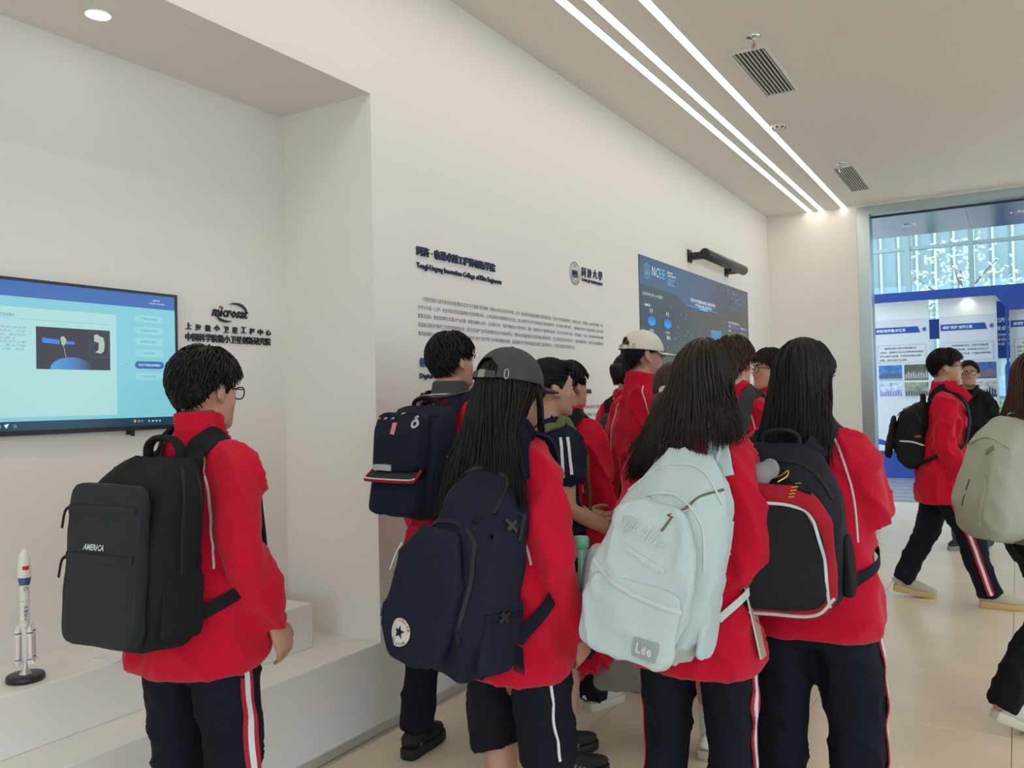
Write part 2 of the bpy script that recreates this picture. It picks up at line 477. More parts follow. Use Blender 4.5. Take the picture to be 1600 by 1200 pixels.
def leaves(n, c, r, size, seed):
    q = random.Random(seed); V = []; F = []
    for _ in range(n):
        while True:
            p = [q.uniform(-1, 1) for _ in range(3)]; d = sum(a * a for a in p)
            if d < 1 and d > 0.12: break
        p = [c[i] + r[i] * p[i] for i in range(3)]
        a = Vector((q.gauss(0, 1), q.gauss(0, 1), q.gauss(0, 1))).normalized(); b = a.orthogonal().normalized() * size * 0.35; a = a * size * 0.6
        k = len(V); P = Vector(p); V += [P - a, P + b, P + a, P - b]; F.append((k, k + 1, k + 2, k + 3))
    return V, F
def tree(name, x, y, h, r, seed, label, cat, m, trunk=True, n=450):
    e = empty(name, (x, y, -0.05)); tag(e, label, cat)
    if trunk:
        mb = MB(); V, F = tube([(0, 0, 0), (0.05, 0, h * 0.4), (0, 0.05, h * 0.85)], [0.09, 0.07, 0.02], 10, per=4); mb.add(V, F)
        for k in range(7):
            a = k * 2.4; z = h * (0.4 + 0.06 * k)
            V, F = tube([(0, 0, z), (r * 0.4 * math.cos(a), r * 0.4 * math.sin(a), z + r * 0.4), (r * 0.75 * math.cos(a), r * 0.75 * math.sin(a), z + r * 0.7)], [0.035, 0.02, 0.006], 6, per=3); mb.add(V, F)
        mb.obj('trunk', M_BARK, e, smooth=True)
    V, F = leaves(n, (0, 0, h - r * 0.9 if trunk else h * 0.5), (r, r, r * 1.05 if trunk else h * 0.5), 0.14 if trunk else 0.1, seed)
    o = mesh_obj('foliage', V, F, m, e); o['kind'] = 'stuff'
tree('tree', -1.25, 26.0, 5.6, 1.5, 1, 'sunlit young tree outside, between the first and second display panels', 'tree', M_LEAF)
tree('tree', 1.9, 24.5, 4.9, 1.3, 2, 'sunlit low tree outside, right of the middle display panel', 'tree', M_LEAF, n=400)
tree('shrub', -0.3, 19.5, 1.3, 0.8, 4, 'bright green shrub outside behind the middle display panel', 'shrub', M_LEAF2, trunk=False, n=1500)
tree('shrub', -1.6, 20.5, 1.5, 0.9, 5, 'bright green shrub outside behind the first display panel', 'shrub', M_LEAF2, trunk=False, n=1500)

# ================================================================ ceiling fittings
def strip(x, label, lm=None):
    e = empty('linear_ceiling_light', (x, 3.0, CZ)); tag(e, label, 'ceiling light')
    MB().box((-0.03, -7.9, -0.004), (-0.024, 6.84, 0.0)).box((0.024, -7.9, -0.004), (0.03, 6.84, 0.0)).obj('trim_profile', M_WHITEP, e)
    MB().box((-0.024, -7.9, -0.003), (0.024, 6.84, 0.0)).obj('diffuser', lm or M_LED, e)
strip(-1.948, 'long glowing ceiling light strip, nearest of the three to the white lettered wall')
strip(-1.823, 'long glowing ceiling light strip, middle of the three')
strip(-1.588, 'long glowing ceiling light strip, nearest of the three to the ceiling vents')

strip(1.1, 'added fill light strip over the right part of the room, out of view', M_LEDFILL)  # this strip and the next are added, out of view, to brighten the floor
strip(2.9, 'second added fill light strip over the right part of the room, out of view', M_LEDFILL)
M_SLAT = mat('vent_slat_white', (0.62, 0.60, 0.58), 0.5)
M_DARK = mat('recess_shade', (0.015, 0.015, 0.017), 0.8)
def vent(x0, y0, x1, y1, label):
    e = empty('ceiling_vent', ((x0 + x1) / 2, (y0 + y1) / 2, CZ)); tag(e, label, 'air vent')
    w = (x1 - x0) / 2; d = (y1 - y0) / 2; b = 0.014
    MB().box((-w, -d, -0.012), (-w + b, d, 0)).box((w - b, -d, -0.012), (w, d, 0)).box((-w + b, -d, -0.012), (w - b, -d + b, 0)).box((-w + b, d - b, -0.012), (w - b, d, 0)).obj('frame', M_WHITEP, e)
    MB().box((-w + b, -d + b, -0.002), (w - b, d - b, -0.001)).obj('duct_shade', M_DARK, e)  # flat dark sheet stands in for the shade of the duct
    n = 8; p = (2 * w - 2 * b) / n; o0 = None
    for k in range(n):
        x = -w + b + p * (k + 0.5)
        if o0 is None:
            o0 = MB().box((-0.004, -d + b, -0.012), (0.004, d - b, -0.002)).obj('slat', M_SLAT, e); o = o0
        else: o = o0.copy(); COL.objects.link(o)
        o.location = (x, 0, 0)
vent(-1.425, 4.98, -1.205, 5.83, 'slotted white ceiling vent nearest the camera')
vent(-1.40, 8.05, -1.20, 9.10, 'slotted white ceiling vent near the glazed opening')
def sprinkler(x, y, label):
    e = empty('sprinkler', (x, y, CZ)); tag(e, label, 'sprinkler')
    MB().lathe([(0.001, 0), (0.042, 0), (0.04, -0.006), (0.02, -0.012), (0.001, -0.012)][::-1]).obj('escutcheon', M_CHROME, e, smooth=True)
    mb = MB().cyl((0, 0, -0.01), (0, 0, -0.045), 0.008); mb.cyl((-0.012, 0, -0.04), (-0.008, 0, -0.07), 0.003, n=8); mb.cyl((0.012, 0, -0.04), (0.008, 0, -0.07), 0.003, n=8)
    mb.obj('head', M_CHROME, e, smooth=True)
    MB().cyl((0, 0, -0.045), (0, 0, -0.068), 0.003, n=8).obj('bulb', mat('red_glass_bulb', (0.6, 0.03, 0.02), 0.1), e)
    MB().cyl((0, 0, -0.07), (0, 0, -0.074), 0.016).obj('deflector', M_CHROME, e)
sprinkler(-1.237, 4.83, 'chrome ceiling sprinkler beside the nearer ceiling vent')
sprinkler(-1.30, 7.95, 'chrome ceiling sprinkler beside the farther ceiling vent')
e = empty('smoke_detector', (-1.50, 6.52, CZ)); tag(e, 'round cream smoke detector on the ceiling between the two vents', 'smoke detector')
MB().lathe([(0.03, -0.045), (0.045, -0.04), (0.052, -0.02), (0.055, -0.012), (0.055, 0)]).obj('housing', mat('cream_plastic', (0.72, 0.69, 0.60), 0.5), e, smooth=True)
for k in range(8):
    a = k * math.pi / 4
    MB().box((-0.007, -0.002, -0.035), (0.007, 0.002, -0.024)).obj('slot', M_DARK, e).location = (0.05 * math.cos(a), 0.05 * math.sin(a), 0)
    e.children[-1].rotation_euler = (0, 0, a + math.pi / 2)
e = empty('downlight', (-2.704, 1.769, 2.82)); tag(e, 'round recessed downlight glowing in the niche ceiling', 'downlight')
V, F = [], []
MB().lathe([(0.041, -0.004), (0.05, -0.003), (0.05, 0.0), (0.041, 0.0)]).obj('rim', M_WHITEP, e, smooth=True)
MB().lathe([(0.001, -0.0045), (0.04, -0.0045), (0.04, 0.0), (0.001, 0.0)]).obj('lens', M_DOWN, e)

# ================================================================ lettering on the walls
W2 = WX + 0.001
PO = {'parent': wl}
lettering('heading_lettering', '同济 · 临港卓越工程师创新学院', ON_X, (W2, 3.19, 2.143), M_NAVYTXT, wl, solid=0.008, width=0.695, height=0.046, bold=0.014)
lettering('english_heading_lettering', 'Tongji-Lingang Innovation College of Elite Engineers', ON_X, (W2, 3.188, 2.075), M_NAVYTXT, wl, solid=0.006, width=0.762, height=0.036, bold=0.01)
# university crest: ring, ring text, inner mark
cy0, cz0 = 4.863, 2.252
mb = MB()
def ring(mb, r0, r1, cy, cz, x, n=40, sq=1.0):
    V = []; F = []
    for k in range(n):
        a = 2 * math.pi * k / n
        for r in (r0, r1): V.append((x, cy + r * sq * math.cos(a), cz + r * math.sin(a)))
    for k in range(n): F.append((2 * k, 2 * k + 1, (2 * k + 3) % (2 * n), (2 * k + 2) % (2 * n)))
    mb.add(V, F)
ring(mb, 0.069, 0.074, cy0, cz0, W2 + 0.003); ring(mb, 0.045, 0.048, cy0, cz0, W2 + 0.003)
for k, (a, h) in enumerate([(-0.022, 0.034), (-0.011, 0.04), (0, 0.03), (0.011, 0.04), (0.022, 0.034)]):
    mb.prism([(a - 0.003, -0.012), (a + 0.003, -0.012), (a + 0.003, h - 0.016), (a - 0.003, h - 0.016)], 0.001, 0.004, lambda u, v, q: (W2 + q, cy0 + u, cz0 + v))
mb.prism([(-0.028, -0.026), (0.028, -0.026), (0.02, -0.016), (-0.02, -0.016)], 0.001, 0.004, lambda u, v, q: (W2 + q, cy0 + u, cz0 + v))
for sg in (-1, 1): mb.prism([(sg * 0.03, -0.02), (sg * 0.034, 0.018), (sg * 0.038, 0.018), (sg * 0.036, -0.022)], 0.001, 0.004, lambda u, v, q: (W2 + q, cy0 + u, cz0 + v))
s = 'TONGJI·UNIVERSITY·1907·'
V, F = text_geo('同济大学', width=0.05, depth=0.002, bold=0.02)
mb.add([(W2 + 0.003, cy0 - 0.025 + v[0], cz0 + 0.051 + v[1] * 0.8) for v in V], F)
for k, ch in enumerate('TONGJIUNIVERSITY'):
    V, F = text_geo(ch, height=0.015, depth=0.002, bold=0.01); 
    if not len(V): continue
    V[:, 0] -= V[:, 0].mean(); a = math.radians(190 + k * 160 / 15)
    for v in V: v[1] -= 0.0075
    ca, sa = math.cos(a + math.pi / 2), math.sin(a + math.pi / 2)
    mb.add([(W2 + 0.003, cy0 + 0.0585 * math.cos(a) + v[0] * ca * 0.012 - v[1] * sa, cz0 + 0.0585 * math.sin(a) + v[0] * sa * 0.012 + v[1] * ca) for v in V], F)
mb.obj('university_crest', M_NAVYTXT, wl, fix=False)
for k, (ch, zz) in enumerate(zip('同濟大學', (2.243, 2.246, 2.25, 2.248))):
    lettering('university_lettering', ch, ON_X, (W2, 4.958 + k * 0.085, zz), M_NAVYTXT, wl, solid=0.005, width=0.062, height=0.062, bold=0.012, shear=0.08)
lettering('university_english_lettering', 'TONGJI UNIVERSITY', ON_X, (W2, 4.956, 2.208), M_NAVYTXT, wl, solid=0.004, width=0.327, height=0.026, bold=0.014)
para = ['为贯彻落实习近平总书记对临港新片区的“五个重要”指示精神，根据2020年2月发布的中国（上海）自由贸易试验区临港新片区管理委员会，与同济大学签署战略合作，开展深化合作，共同推进，协同创新的需要，同济',
        '大学与中国（上海）自由贸易试验区临港新片区管理委员会，上海临港经济发展集团决定设立；成立卓越学院“同济·临港卓越工程师创新学院”（以下简称“创新学院”），围绕国家战略和产业需求面向新工科人才培养',
        '要建设目标。聚焦临港新片区重点产业发展，瞄准关键核心技术，企业需求为导，突破产教融合人才培养瓶颈，探索，构建新的人才培养模式和体系；深化校企协同育人机制，实现教育链、产业链、创新链的有机衔接与融通',
        '促进队伍建设完善的工作条件和政策支持，我们为实现产业领军和创新创业人才的集聚效应，培养人才的国家重点实验室和国际创新研究院，为企业培育高层次应用型人才，实现科研成果转化、赋能产业创新发展新格局',
        '推动临港重点产业高端制造集聚发展，以企业需求为牵引“政产学研”合作新机制融合发展，以临港新片区为载体的国际化卓越工程师教育中心，为全国工程教育改革提供示范。']
zt = [1.950, 1.902, 1.860, 1.817, 1.774]; ztr = [1.963, 1.931, 1.902, 1.872, 1.843]
for k, t in enumerate(para):
    y0 = 3.238 if k == 0 else 3.193; y1 = 5.276 if k < 4 else 4.84
    lettering('paragraph_line', t, ON_X, (W2, y0, 1.906 - 0.0415 * k + 0.022), M_GREYTXT, wl, depth=0.0008, width=y1 - y0, height=0.023, bold=0.004)
lettering('subheading_lettering', '数智赋能', ON_X, (W2, 3.198, 1.611), mat('blue_lettering', (0.02, 0.07, 0.24), 0.45), wl, solid=0.006, width=0.23, height=0.046, bold=0.02)
lettering('subheading_english_lettering', 'Digital-intelligence Driven', ON_X, (W2, 3.196, 1.552), M_NAVYTXT, wl, solid=0.005, width=0.42, height=0.032, bold=0.014)
lettering('subheading_lettering', '数字化产业', ON_X, (W2, 3.198, 1.462), M_BLKTXT, wl, solid=0.006, width=0.19, height=0.029, bold=0.014)
lettering('subheading_lettering', '产教融合化', ON_X, (W2, 4.69, 1.623), M_ORANGE, wl, solid=0.006, width=0.243, height=0.048, bold=0.018)
lettering('subheading_english_lettering', 'Integration', ON_X, (W2, 4.70, 1.565), M_ORANGE, wl, solid=0.005, width=0.24, height=0.032, bold=0.02)
lettering('subheading_lettering', '多学科交叉，与创新', ON_X, (W2, 4.69, 1.477), M_BLKTXT, wl, solid=0.006, width=0.37, height=0.03, bold=0.014)
for k, t in enumerate(['围绕国家重大战略需求打造一流人才培养体系以及产教融合，推进', '协同创新平台建设与高水平工程师培养，联合企业，面向', '未来产业发展需求，构建多学科交叉融合的新型人才培养']):
    lettering('paragraph_line', t, ON_X, (W2, 4.62, 1.378 - 0.0415 * k - 0.01 * (k > 0)), M_GREYTXT, wl, depth=0.0008, width=0.66, height=0.024, bold=0.004)

wn = bpy.data.objects['wall_niche']
N2 = NX + 0.001
lettering('institute_wordmark', 'microsat', ON_X, (N2, 2.457, 1.838), M_BLKTXT, wn, solid=0.006, width=0.198, height=0.044, bold=0.02, shear=0.25)
mb = MB()
def swoosh(cy, cz, ry, rz, a0, a1, w):
    P = [(N2 + 0.004, cy + ry * math.cos(math.radians(a)), cz + rz * math.sin(math.radians(a))) for a in np.linspace(a0, a1, 22)]
    ww = [w * math.sin(math.pi * (0.04 + 0.92 * i / 21)) for i in range(22)]
    mb.add(*ribbon(P, [(1, 0, 0)] * 22, ww, 0.003))
swoosh(2.585, 1.868, 0.06, 0.034, 125, -25, 0.012); swoosh(2.535, 1.85, 0.055, 0.03, 190, 300, 0.011)
mb.obj('wordmark_swoosh', M_BLKTXT, wn)
MB().box((N2, 2.4985, 1.8785), (N2 + 0.007, 2.506, 1.886)).obj('red_wordmark_dot', mat('red_lettering', (0.6, 0.03, 0.03), 0.5), wn)
for k, ch in enumerate('上海微小卫星工程中心'):
    lettering('institute_lettering', ch, ON_X, (N2, 2.322 + k * 0.0488, 1.770 + (0.004 if ch in '上小工' else 0)), M_BLKTXT, wn, solid=0.005, width=0.030, height=0.028, bold=0.018)
lettering('institute_lettering', '中国科学院微小卫星创新研究院', ON_X, (N2, 2.321, 1.724), M_BLKTXT, wn, solid=0.005, width=0.468, height=0.036, bold=0.014)

# ================================================================ television in the niche
tv = empty('television', (NX, 1.80, 1.36)); tag(tv, 'wall-mounted television in the niche showing a satellite slide', 'television')
def tvl(V): return [(v[0] - NX, v[1] - 1.80, v[2] - 1.36) for v in V]
TX = -2.945
def tvbox(name, y0, y1, z0, z1, x0, x1, m, parent=tv, **k):
    mb = MB().box((x0 - NX, y0 - 1.8, z0 - 1.36), (x1 - NX, y1 - 1.8, z1 - 1.36)); return mb.obj(name, m, parent, **k)
tvbox('casing', 1.30, 2.258, 1.362, 1.907, NX + 0.004, TX - 0.002, M_BLACK, bevel=0.003)
mb = MB()
for (y0, y1, z0, z1) in ((1.30, 2.258, 1.896, 1.907), (1.30, 2.258, 1.362, 1.379), (1.30, 1.311, 1.379, 1.896), (2.247, 2.258, 1.379, 1.896)):
    mb.box((TX - 0.002 - NX, y0 - 1.8, z0 - 1.36), (TX + 0.003 - NX, y1 - 1.8, z1 - 1.36))
mb.obj('bezel', M_BLACK, tv)
scr = tvbox('screen', 1.311, 2.247, 1.379, 1.896, TX - 0.002, TX, screen_mat('screen_cyan', (0.23, 0.60, 0.70)))
MB().box((0.005, 0.24, -0.014), (0.03, 0.26, 0.004)).box((0.02, 0.25, -0.02), (0.035, 0.258, -0.01)).obj('cable_stub', M_BLACK, tv)
def sl(name, y0, y1, z0, z1, m, lay=1): return tvbox(name, y0, y1, z0, z1, TX, TX + 0.0003 * lay, m, scr)
sl('header_bar', 1.311, 2.247, 1.842, 1.896, screen_mat('screen_blue', (0.045, 0.14, 0.45)))
sl('taskbar', 1.311, 2.247, 1.379, 1.411, screen_mat('screen_taskbar', (0.012, 0.05, 0.09)))
sl('content_panel', 1.36, 1.985, 1.425, 1.806, screen_mat('screen_pale', (0.42, 0.72, 0.72)))
sl('divider_line', 1.38, 1.962, 1.765, 1.7665, screen_mat('screen_line', (0.25, 0.5, 0.55)), 2)
pic = sl('satellite_picture', 1.677, 1.958, 1.593, 1.743, screen_mat('screen_black', (0.022, 0.018, 0.03)), 2)
def poly(name, pts, m, lay, parent=scr):
    return mesh_obj(name, [(TX + 0.0003 * lay - NX, y - 1.8, z - 1.36) for y, z in pts], [tuple(range(len(pts)))], m, parent)
E_SB = screen_mat('screen_solar_blue', (0.05, 0.20, 0.75)); E_GR = screen_mat('screen_satellite_body', (0.42, 0.48, 0.36)); E_WH = screen_mat('screen_white', (0.75, 0.9, 0.9))
poly('solar_array', [(1.697, 1.705), (1.762, 1.699), (1.762, 1.683), (1.699, 1.687)], E_SB, 4)
poly('solar_array', [(1.786, 1.696), (1.817, 1.695), (1.818, 1.685), (1.786, 1.684)], E_SB, 4)
poly('satellite_body', [(1.764, 1.706), (1.771, 1.713), (1.78, 1.711), (1.787, 1.70), (1.784, 1.685), (1.777, 1.679), (1.768, 1.683)], E_GR, 5)
poly('satellite_boom', [(1.774, 1.68), (1.776, 1.68), (1.786, 1.636), (1.784, 1.636)], E_GR, 4)
a = [(1.806 + 0.080 * math.cos(t), 1.5935 + 0.044 * math.sin(t)) for t in np.linspace(0.0, math.pi, 24)]
poly('earth', a, gradient_screen('screen_earth', [(0, (0.08, 0.35, 0.8)), (0.55, (0.05, 0.2, 0.5)), (1, (0.02, 0.02, 0.03))], 1, -0.075, 0.085), 4)
poly('astronaut', [(1.893, 1.722), (1.905, 1.727), (1.918, 1.72), (1.932, 1.714), (1.936, 1.69), (1.932, 1.664), (1.92, 1.655), (1.897, 1.659), (1.91, 1.668), (1.912, 1.695), (1.894, 1.70)], screen_mat('screen_astronaut', (0.45, 0.52, 0.42)), 4)
mb = MB()
for (y0, y1, z0, z1) in ((1.873, 1.95, 1.7345, 1.7355), (1.873, 1.95, 1.641, 1.642), (1.873, 1.874, 1.642, 1.7345), (1.949, 1.95, 1.642, 1.7345)):
    mb.box((TX + 0.0009 - NX, y0 - 1.8, z0 - 1.36), (TX + 0.0012 - NX, y1 - 1.8, z1 - 1.36))
mb.obj('picture_frame_line', screen_mat('screen_greyline', (0.1, 0.12, 0.12)), scr)
def pill(name, y0, y1, z0, z1, m, lay):
    r = (z1 - z0) / 2; c = (z0 + z1) / 2
    pts = [(y1 - r + r * math.cos(t), c + r * math.sin(t)) for t in np.linspace(-math.pi / 2, math.pi / 2, 10)] + [(y0 + r + r * math.cos(t), c + r * math.sin(t)) for t in np.linspace(math.pi / 2, 3 * math.pi / 2, 10)]
    poly(name, pts, m, lay)
E_BTN = screen_mat('screen_button', (0.30, 0.68, 0.74)); E_TXT = screen_mat('screen_button_text', (0.10, 0.38, 0.66)); E_SEL = screen_mat('screen_selected', (0.03, 0.14, 0.45))
E_DT = screen_mat('screen_dark_text', (0.16, 0.34, 0.42))
def stext(s, y, z, m, lay=4, **k):
    V, F = text_geo(s, depth=0, **k)
    mesh_obj('screen_text', [(TX + 0.0003 * lay - NX, y + v[0] - 1.8, z + v[1] - 1.36) for v in V], F, m, scr)
for k, (t, z) in enumerate([('产教融合协作概况', 1.799), ('校企联合研发概况', 1.753), ('校企联合战略概况', 1.709), ('校企导师团', 1.664), ('校企产教融合成果展示', 1.617), ('企业人才培养', 1.572)]):
    sel = k == 4
    pill('menu_button', 2.062, 2.192, z - 0.0145, z + 0.0145, E_SEL if sel else E_BTN, 2)
    w = 0.0098 * len(t)
    stext(t, 2.127 - w / 2, z - 0.005, E_WH if sel else E_TXT, width=w, height=0.0095, bold=0.01)
stext('校企产教融合成果展示', 1.497, 1.771, E_DT, width=0.107, height=0.0125, bold=0.01)
for k, t in enumerate(['上海微小卫星工程中心研制的先进天基太阳', '空间天文卫星，于酒泉成功发射，实现', '我国首颗综合性太阳探测专用，填补空白', '为世界首次在同一卫星上', '同时观测太阳一磁两暴，在轨运行三载', '获取了一批原创性成果，重大突破', '为空间天气预报提供支撑，日冕，磁场，']):
    stext(t, 1.38, 1.731 - 0.0125 * k, E_DT, width=0.26 - 0.03 * (k in (3,)), height=0.008)
stext('microsat', 2.146, 1.872, E_WH, width=0.03, height=0.007, bold=0.02); stext('中国科学院微小卫星创新研究院', 2.128, 1.859, E_WH, width=0.07, height=0.007)
stext('›', 2.022, 1.614, E_SEL, height=0.008, width=0.004)
E_OR = screen_mat('screen_orange', (0.8, 0.35, 0.03))
poly('taskbar_icon', [(2.055, 1.393), (2.063, 1.393), (2.065, 1.401), (2.059, 1.404), (2.054, 1.401)], E_OR, 3)
stext('31°C', 2.072, 1.393, E_WH, 3, width=0.022, height=0.008)
for y, w in ((2.118, 0.006), (2.134, 0.009), (2.15, 0.008), (2.166, 0.008)): poly('taskbar_icon', [(y, 1.393), (y + w, 1.393), (y + w, 1.400), (y, 1.400)], screen_mat('screen_tray', (0.4, 0.6, 0.65)), 3)
poly('taskbar_icon', [(1.564, 1.400), (1.582, 1.405), (1.573, 1.388)], E_WH, 3)
poly('taskbar_icon', [(1.545, 1.390), (1.554, 1.390), (1.554, 1.400), (1.545, 1.400)], screen_mat('screen_iconcyan', (0.1, 0.5, 0.8)), 3)
poly('taskbar_icon', [(1.596, 1.388), (1.608, 1.388), (1.608, 1.402), (1.596, 1.402)], screen_mat('screen_icongrey', (0.08, 0.2, 0.22)), 3)

# ================================================================ rocket model
M_RW = mat('glossy_white_paint', (0.82, 0.82, 0.78), 0.3)
M_RB = mat('rocket_blue_band', (0.06, 0.10, 0.25), 0.4)
M_RR = mat('rocket_red', (0.65, 0.015, 0.03), 0.4)
RK = (-2.735, 1.512, 0.59)
rk = empty('rocket_model', RK); tag(rk, 'white model rocket with four boosters on a black oval base', 'model rocket')
mb = MB(); V, F = eloft([(0, 0, 0, 0.052, 0.052), (0.004, 0, 0, 0.056, 0.056), (0.018, 0, 0, 0.055, 0.055), (0.021, 0, 0, 0.05, 0.05)], 36, 2.0, 2); mb.add(V, F)
mb.obj('base', M_BLACK, rk, smooth=True)
MB().lathe([(0.018, 0.021), (0.017, 0.024), (0.009, 0.034), (0.0055, 0.05), (0.005, 0.066)]).obj('stand', M_ALU, rk, smooth=True)
core = MB().lathe([(0.010, 0.062), (0.0145, 0.07), (0.0145, 0.305), (0.0148, 0.306), (0.0185, 0.325), (0.0190, 0.335), (0.0190, 0.362), (0.0175, 0.385), (0.0135, 0.402), (0.007, 0.414), (0.001, 0.418)]).obj('core_stage', M_RW, rk, smooth=True)
MB().lathe([(0.0151, 0.303), (0.0189, 0.3235), (0.0189, 0.327), (0.0160, 0.3265)]).obj('blue_band', M_RB, core, smooth=True)
MB().lathe([(0.0150, 0.150), (0.0150, 0.152)]).obj('grey_band', M_ALU, core)
MB().lathe([(0.0150, 0.252), (0.0150, 0.2545)]).obj('grey_band', M_ALU, core)
MB().lathe([(0.0148, 0.185), (0.0148, 0.1865)]).obj('grey_band', M_ALU, core)
fa = math.atan2(-1.512, 2.735) + 0.22       # towards the room
def on_cyl(V, r, a0, z0): return [(r * math.cos(a0 + v[0] / r), r * math.sin(a0 + v[0] / r), z0 + v[1]) for v in V]
mesh_obj('flag', on_cyl([(x, y) for y in (0, 0.0125) for x in np.linspace(-0.010, 0.010, 7)], 0.0195, fa, 0.352), [(i, i + 1, i + 8, i + 7) for i in range(6)], M_RR, core)
for k, ch in enumerate('中国航天'):
    V, F = text_geo(ch, width=0.011, height=0.011, depth=0, bold=0.02); V[:, 0] -= 0.0055
    mesh_obj('rocket_lettering', on_cyl(V, 0.0149, fa, 0.228 - 0.0125 * k), F, M_RB, core)
V, F = text_geo('CZ', width=0.009, height=0.006, depth=0, shear=.2); V[:, 0] -= 0.0045
mesh_obj('rocket_lettering', on_cyl(V, 0.0149, fa, 0.166), F, M_RR, core)
mbr = MB()
mesh_obj('round_emblem', on_cyl([(0.006 * math.cos(t) * q, 0.006 * math.sin(t) * q) for t in np.linspace(0, 2 * math.pi, 17)[:-1] for q in (0.65, 1)], 0.0152, fa, 0.292), [(2 * i, 2 * i + 1, (2 * i + 3) % 32, (2 * i + 2) % 32) for i in range(16)], M_RB, core)
for k in range(4):
    a = fa + math.radians(20) + k * math.pi / 2; cx_, cy_ = 0.025 * math.cos(a), 0.025 * math.sin(a)
    b = MB().lathe([(0.006, 0.052), (0.0088, 0.058), (0.0088, 0.152), (0.0086, 0.155), (0.004, 0.172), (0.0008, 0.178)], (cx_, cy_, 0)).obj('booster', M_RW, rk, smooth=True)
    for z in (0.069, 0.152): MB().lathe([(0.0091, z), (0.0091, z + 0.0035)], (cx_, cy_, 0)).obj('blue_band', M_RB, b)
    for q in (0.6, -0.9): MB().add(*ribbon([(cx_ + 0.0089 * math.cos(fa + q), cy_ + 0.0089 * math.sin(fa + q), z) for z in (0.078, 0.11, 0.145)], [(math.cos(fa + q), math.sin(fa + q), 0)] * 3, 0.0012, 0.0003)).obj('red_stripe', M_RR, b)
    MB().prism([(0.006, 0.055), (0.02, 0.055), (0.018, 0.060), (0.008, 0.075)], -0.0008, 0.0008, lambda u, v, q: (cx_ + u * math.cos(a) - q * math.sin(a), cy_ + u * math.sin(a) + q * math.cos(a), v)).obj('fin', M_RW, b)
pl = MB().box((-0.055, -0.03, 0), (0.055, 0.03, 0.006)).obj('name_plate', mat('pale_acrylic', (0.72, 0.74, 0.80), 0.2), bevel=0.001)
pl.location = (-2.69, 1.77, 0.59); pl.rotation_euler = (0, 0, 0.1); tag(pl, 'small flat acrylic name plate on the white step right of the model rocket', 'name plate')

# ================================================================ projected wall screen and black bar
ps = empty('wall_screen', (WX, 7.43, 0.85)); tag(ps, 'large dark blue data screen on the wall behind the students', 'screen')
SX = 0.006
def P2(V, lay): return [(SX + 0.0006 * lay, v[0] - 7.43, v[1] - 0.85) for v in V]
def sbox(name, y0, y1, z0, z1, m, lay, parent=None):
    mb = MB().box((SX + 0.0006 * (lay - 1), y0 - 7.43, z0 - 0.85), (SX + 0.0006 * lay, y1 - 7.43, z1 - 0.85)); return mb.obj(name, m, parent or panel)
panel = MB().box((0.0, -1.492, 0.0), (SX, 1.492, 1.676)).obj('display_surface', gradient_screen('screen_dark', [(0, (0.045, 0.05, 0.055)), (0.45, (0.05, 0.06, 0.062)), (1, (0.055, 0.05, 0.05))], 1, -1.5, 1.5), ps)
hd = [(5.938, 2.526), (8.922, 2.526), (8.922, 2.33), (7.95, 2.235), (6.95, 2.225), (6.75, 2.29), (5.938, 2.305)]
mesh_obj('header_band', P2(hd, 1), [tuple(range(len(hd)))], gradient_screen('screen_header', [(0, (0.05, 0.095, 0.16)), (0.45, (0.05, 0.095, 0.19)), (0.7, (0.04, 0.05, 0.09)), (1, (0.042, 0.046, 0.075))], 1, -1.5, 1.5), panel)
E_PW = screen_mat('screen_text_white', (0.62, 0.74, 0.82)); E_CY = screen_mat('screen_cyan_mark', (0.10, 0.45, 0.70)); E_B = screen_mat('screen_bright_blue', (0.03, 0.25, 0.75)); E_DB = screen_mat('screen_deep_blue', (0.02, 0.10, 0.36)); E_TB = screen_mat('screen_table_row', (0.06, 0.07, 0.20))
def ptext(s, y, z, m, lay=3, **k):
    V, F = text_geo(s, depth=0, **k); mesh_obj('screen_text', P2([(y + v[0], z + v[1]) for v in V], lay), F, m, panel)
mb = MB(); rr = MB()
ring(mb, 0.054, 0.060, 0, 0, 0); ring(mb, 0.036, 0.040, 0, 0, 0)
for aa in (-0.016, 0, 0.016): mb.add([(0, aa - 0.003, -0.015), (0, aa + 0.003, -0.015), (0, aa + 0.003, 0.02), (0, aa - 0.003, 0.02)], [(0, 1, 2, 3)])
mb.add([(0, -0.024, -0.022), (0, 0.024, -0.022), (0, 0.02, -0.014), (0, -0.02, -0.014)], [(0, 1, 2, 3)])
mesh_obj('crest', P2([(6.093 + v[1], 2.415 + v[2]) for v in mb.V], 3), mb.F, screen_mat('screen_crest', (0.2, 0.42, 0.6)), panel)
ptext('NC', 6.19, 2.39, E_PW, width=0.15, height=0.075, shear=0.15); ptext('EE', 6.35, 2.39, E_CY, width=0.13, height=0.075)
ptext('国家卓越', 6.53, 2.448, E_PW, width=0.12, height=0.018, bold=.01); ptext('工程师创新学院', 6.53, 2.422, E_PW, width=0.2, height=0.018, bold=.01)
for k in range(3): sbox('caption_line', 6.53, 6.71 - 0.03 * k, 2.400 - 0.014 * k, 2.404 - 0.014 * k, E_CY, 3)
ptext('Tongji University', 6.53, 2.352, E_PW, width=0.17, height=0.013)
ptext('2025年9月16日 10:30 星期二', 5.985, 2.225, E_PW, width=0.44, height=0.026)
sbox('bullet', 5.995, 6.012, 2.142, 2.158, E_B, 3); ptext('基本概况', 6.03, 2.142, E_PW, width=0.115, height=0.022, bold=.02)
